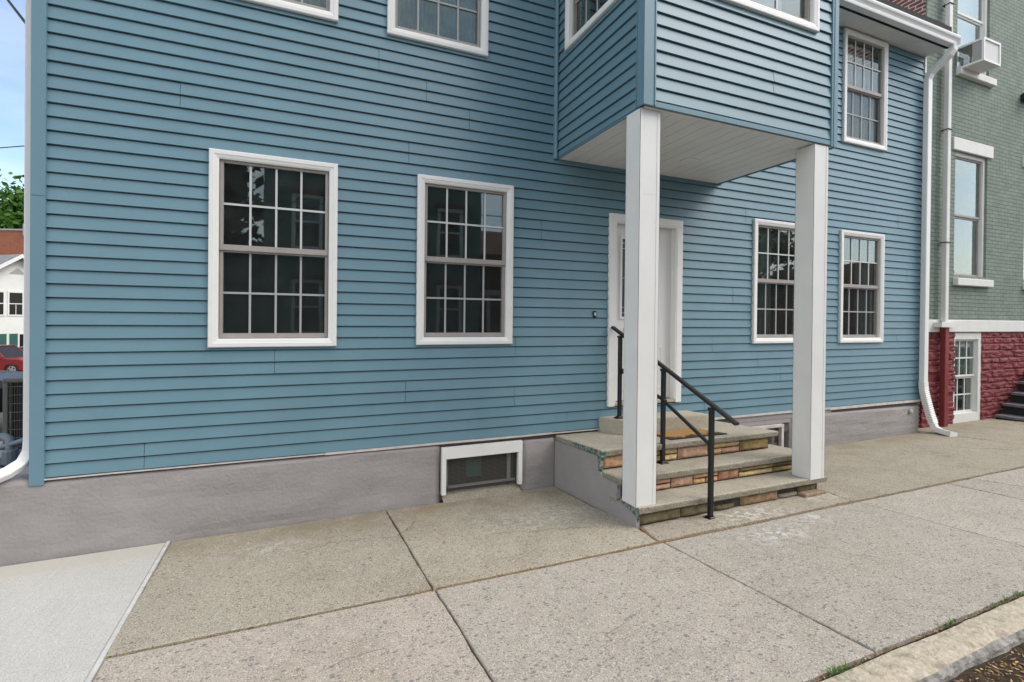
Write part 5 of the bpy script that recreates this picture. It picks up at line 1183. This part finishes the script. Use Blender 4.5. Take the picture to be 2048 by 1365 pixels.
# trees
def tree(name, label, loc, H_, crown, n, leafm, seed, lsz=0.5, group=None):
    t = thing(name, label, 'tree', group, loc); r_ = random.Random(seed)
    m_ = MB(); m_.tube([(0, 0, 0), (0.1, 0, H_*.25), (-.1, .1, H_*.5), (0.1, 0, H_*.8)], [H_*.022, H_*.017, H_*.012, H_*.003], 9)
    tips = []
    for k in range(26):
        z0 = H_*r_.uniform(.28, .75); a = r_.uniform(0, 2*PI); L_ = crown*r_.uniform(.55, 1.0)*(1-.5*abs(z0/H_-.5)); e = Vector((math.cos(a)*L_, math.sin(a)*L_, z0+L_*r_.uniform(.15, .7)))
        mid_ = Vector((e.x*.5, e.y*.5, z0+(e.z-z0)*.35)); m_.tube([(0, 0, z0), mid_, e], [H_*.007, H_*.004, H_*.0015], 5); tips += [e, mid_.lerp(e, .5), mid_.lerp(e, .75)]
    m_.build('trunk', 'bark', t)
    l_ = MB()
    for k in range(n):
        c = r_.choice(tips); rad_ = crown*.26
        d = Vector((r_.gauss(0, 1), r_.gauss(0, 1), r_.gauss(0, .6)))*rad_*.55
        p = c+d; nrm = Vector((r_.uniform(-1, 1), r_.uniform(-1, 1), r_.uniform(.1, 1.2))).normalized(); u_ = nrm.orthogonal().normalized(); v_ = nrm.cross(u_); s_ = lsz*r_.uniform(.5, 1.1); an = r_.uniform(0, PI)
        uu_ = (u_*math.cos(an)+v_*math.sin(an))*s_; vv_ = (v_*math.cos(an)-u_*math.sin(an))*s_*.6
        l_.add([p-uu_, p-vv_*.9, p+uu_, p+vv_], [(0, 1, 2, 3)])
    l_.build('crown', leafm, t, fixn=False)
    return t
tree('maple_tree', 'green leafy maple crown showing above the far red brick building', (-31.0, 66.0, -4.0), 20.5, 9.5, 14000, 'leaf', 3, 0.42)
# overhead cables
m_ = MB()
def cab(p0, p1, sag, r_, n_=16):
    P0, P1 = Vector(p0), Vector(p1); return [P0.lerp(P1, i/n_)-Vector((0, 0, sag*4*(i/n_)*(1-i/n_))) for i in range(n_+1)]
m_.tube(cab((-1.80, 0.255, 3.779), (-8.5, 12.06, 12.17), .06, .02), .012, 7); tag(m_.build('overhead_cable', 'cable'), 'thick black cable leaving the upper left of the blue house', 'cable')
m_ = MB(); m_.tube(cab((-8.5, 20.7, 8.75), (-40, 34, 6.6), .3, .02), .02, 6); tag(m_.build('overhead_cable', 'cable'), 'thin cable crossing the pale sky left of the blue house', 'cable')

# ================================================================== ACROSS THE STREET (seen in the window glass)
OG = thing('dark_green_house', 'dark green house across the street mirrored in the two left ground-floor windows', 'house', None, (0, 0, 0))
def TO(u, n, z): return (u, -13.0+n, z)
oop = []
for cx in (0.15, 3.2, 5.0):
    for z0, z1 in ((1.25, 2.95), (4.05, 5.75), (7.0, 8.6)): oop.append((cx-.40, cx+.40, z0, z1))
m_ = MB(); cellwall(m_, TO, -1.15, 6.2, 0, 10.2, oop, 0, -.3)
m_.box((-1.15, -22, 0), (-.85, -13.3, 10.2)); m_.box((5.9, -22, 0), (6.2, -13.3, 10.2)); m_.box((-1.15, -22.3, 0), (6.2, -22, 10.2)); m_.box((-1.4, -22.4, 10.2), (6.45, -12.6, 10.5))
m_.box((-6.5, -19, 0), (-1.16, -13.3, 3.7)); m_.box((-6.8, -19.2, 3.7), (-1.17, -13.0, 3.85)); m_.build('wall', 'dark_green_paint', OG)
m_ = MB(); m_.box((-.8, -13.9, 0.2), (5.85, -13.8, 10.1)); m_.build('inner_wall', 'dark', OG)
for (a, b, c, e) in oop:
    q_ = MB()
    for (p, r_, s_, u_) in ((a-.08, a+.03, c-.08, e+.05), (b-.03, b+.08, c-.08, e+.05), (a+.03, b-.03, c-.08, c+.03), (a+.03, b-.03, e-.06, e+.05), (a+.03, b-.03, (c+e)/2-.03, (c+e)/2+.03)): q_.box((p, -13.0, s_), (r_, -12.94, u_))
    w_ = q_.build('window', 'white_paint', OG); q_ = MB(); q_.box((a, -13.06, c), (b, -13.04, e)); q_.build('glass_pane', 'glass_flat', w_)
    q_ = MB(); q_.bbox((a-.16, -12.99, e+.06), (b+.16, -12.86, e+.22), .02); q_.build('hood', 'dark_red_brick', w_)
RB = thing('low_brick_house', 'low red brick house across the street mirrored in the right edge of the second window', 'house')
m_ = MB(); m_.box((7.3, -24, 0), (21, -16, 4.6)); m_.prism([(-24.3, 4.6), (-15.7, 4.6), (-20, 6.4)], 7.1, 21.2, T=lambda a_, t_, b_: (t_, a_, b_)); m_.build('wall', 'dark_red_brick', RB)
m_ = MB(); m_.box((7.0, -15.9, 2.75), (12, -14.6, 2.95))
for x in (7.2, 8.6, 10.2, 11.8): m_.box((x-.07, -14.8, .3), (x+.07, -14.66, 2.75))
m_.build('porch', 'white_paint', RB)
RB2 = thing('tall_dark_house', 'tall dark house across the street mirrored in the right ground-floor windows', 'house')
m_ = MB(); m_.box((49.8, -36, 0), (66, -26, 7.6)); m_.box((23.5, -33, 0), (49.79, -26, 5.0)); m_.build('wall', 'dark_red_brick', RB2)
tree('street_tree', 'tall tree across the street mirrored in the window half hidden by the right post', (25.2, -17.0, 0), 9.5, 3.0, 3500, 'leaf_dark', 12, .28)
tree('street_tree', 'tree across the street mirrored in the upper left of the first window', (-4.4, -16.5, 0), 9.0, 3.2, 3500, 'leaf_dark', 9, .28)
up_ = thing('utility_pole', 'wooden utility pole across the street carrying the overhead wires', 'utility pole')
m_ = MB(); m_.tube([(26.5, -12.8, 0), (26.5, -12.8, 9.8)], [.16, .11], 10); m_.build('pole', 'pole_wood', up_)
m_ = MB(); m_.box((26.44, -14.0, 8.9), (26.56, -11.6, 9.04)); m_.build('crossarm', 'pole_wood', up_)
for k, (y, z, lab) in enumerate(((-12.0, 9.1, 'street wire reaching the outer end of the crossarm'), (-12.6, 8.1, 'street wire fixed below the crossarm'), (-12.6, 6.9, 'lowest street wire on the utility pole'))):
    m_ = MB(); m_.tube(cab((26.5, y, z), (-40, y, z+.2), 1.6, .02, 30), .016, 5); tag(m_.build('street_wire', 'cable'), lab, 'wire', 'wires along the street')

# ================================================================== LITTER AND WEEDS
lt = MB(); rl = random.Random(21)
def flake(x, y, z, s_, mi):
    a = rl.uniform(0, 2*PI); t1 = rl.uniform(-.5, .5); L_ = s_*rl.uniform(.5, 1.6); w_ = s_*rl.uniform(.15, .5); c_, n_ = math.cos(a), math.sin(a)
    lt.add([(x-c_*L_, y-n_*L_, z+.001), (x+n_*w_, y-c_*w_, z+.002), (x+c_*L_, y+n_*L_, z+.001+abs(t1)*L_*.8), (x-n_*w_, y+c_*w_, z+.001)], [(0, 1, 2, 3)], mi)
def seam_litter(x0, y0, x1, y1, n, wid=.010, s_=.006):
    for k in range(n):
        t_ = rl.random(); x = x0+(x1-x0)*t_+rl.gauss(0, wid); y = y0+(y1-y0)*t_+rl.gauss(0, wid); flake(x, y, zg(x, y)+rl.uniform(-.007, .001), s_, rl.choice((0, 1, 1, 1, 2)))
seam_litter(0.6, HY(.6), 2.46, HY(2.46), 1300, .010); seam_litter(2.2, HY(2.2), 3.4, HY(3.4), 1000, .012); seam_litter(3.4, HY(3.4), 4.6, HY(4.6), 900, .014); seam_litter(4.6, HY(4.6), 6.5, HY(6.5), 420, .016, .007); seam_litter(2.53, -1.37, 2.46, -1.73, 420, .013)
seam_litter(-.87, HY(-.87), .7, HY(.7), 260, .006, .005); seam_litter(6.0, HY(6), 8.5, HY(8.5), 200, .02, .010); seam_litter(4.70, -1.42, 4.63, -1.76, 90, .008)
seam_litter(4.34, -1.53, 4.70, -1.50, 420, .028, .011); seam_litter(11.2, .0, 12.0, -.05, 200, .06, .05); seam_litter(2.50, -.05, 2.52, -1.3, 160, .012); seam_litter(-.93, -.03, 8.9, -.03, 420, .008, .006)
for k in range(2600):
    x = rl.uniform(2.2, 7.5); y = -3.42-abs(rl.gauss(0, .13)); flake(x, y, zg(x, -3.4)-.080+max(0, .018+.05*(y+3.42))+.002, rl.choice((.004, .006, .009, .014)), rl.choice((0, 1, 1, 1, 2)))
seam_litter(1.4, -3.222, 6.0, -3.222, 500, .008, .008)
for k in range(160):
    x = rl.uniform(-.8, 8); y = rl.uniform(-3.1, -.1)
    if not (2.45 < x < 4.8 and y > -1.5): flake(x, y, zg(x, y)+.001, .005, rl.choice((0, 1, 2, 2)))
for k in range(900):
    x = rl.uniform(-.8, 2.5); y = HY(x)+rl.gauss(0, .005)
    if noise.noise(Vector((x*3, 7, 0))) > -0.05: flake(x, y, zg(x, y)-.004+rl.uniform(-.004, .004), .0045, 3)
struct(lt.build('leaf_litter', ['litter_a', 'litter_b', 'litter_c', 'moss'], fixn=False), 'stuff')
wd_ = MB()
def tuft(x, y, z, n, h_):
    for k in range(n):
        a = rl.uniform(0, 2*PI); r_ = rl.uniform(0, .035); bx, by = x+r_*1.6*math.cos(a), y+r_*.5*math.sin(a); hh = h_*rl.uniform(.4, 1); lean = rl.uniform(.3, 1.1)*hh; w_ = .0022
        tx, ty = bx+math.cos(a)*lean, by+math.sin(a)*lean; px, py = -math.sin(a)*w_, math.cos(a)*w_
        mx_, my_ = (bx*.55+tx*.45), (by*.55+ty*.45)
        wd_.add([(bx-px, by-py, z), (bx+px, by+py, z), (mx_+px, my_+py, z+hh*.65), (mx_-px, my_-py, z+hh*.65), (tx, ty, z+hh*.8)], [(0, 1, 2, 3), (3, 2, 4)])
for (x, y, n, h_) in ((2.16, -3.225, 34, .034), (2.24, -3.225, 24, .026), (2.32, -3.225, 12, .022), (3.08, -3.22, 24, .03), (3.48, -3.22, 18, .026), (3.62, -3.22, 24, .028), (3.75, -3.22, 24, .03), (2.52, -2.95, 10, .015)): tuft(x, y, zg(x, y)-.008, n, h_)
tuft(3.37, -3.47, zg(3.37, -3.4)-.070, 30, .05)
struct(wd_.build('weeds', 'weed', fixn=False), 'stuff')
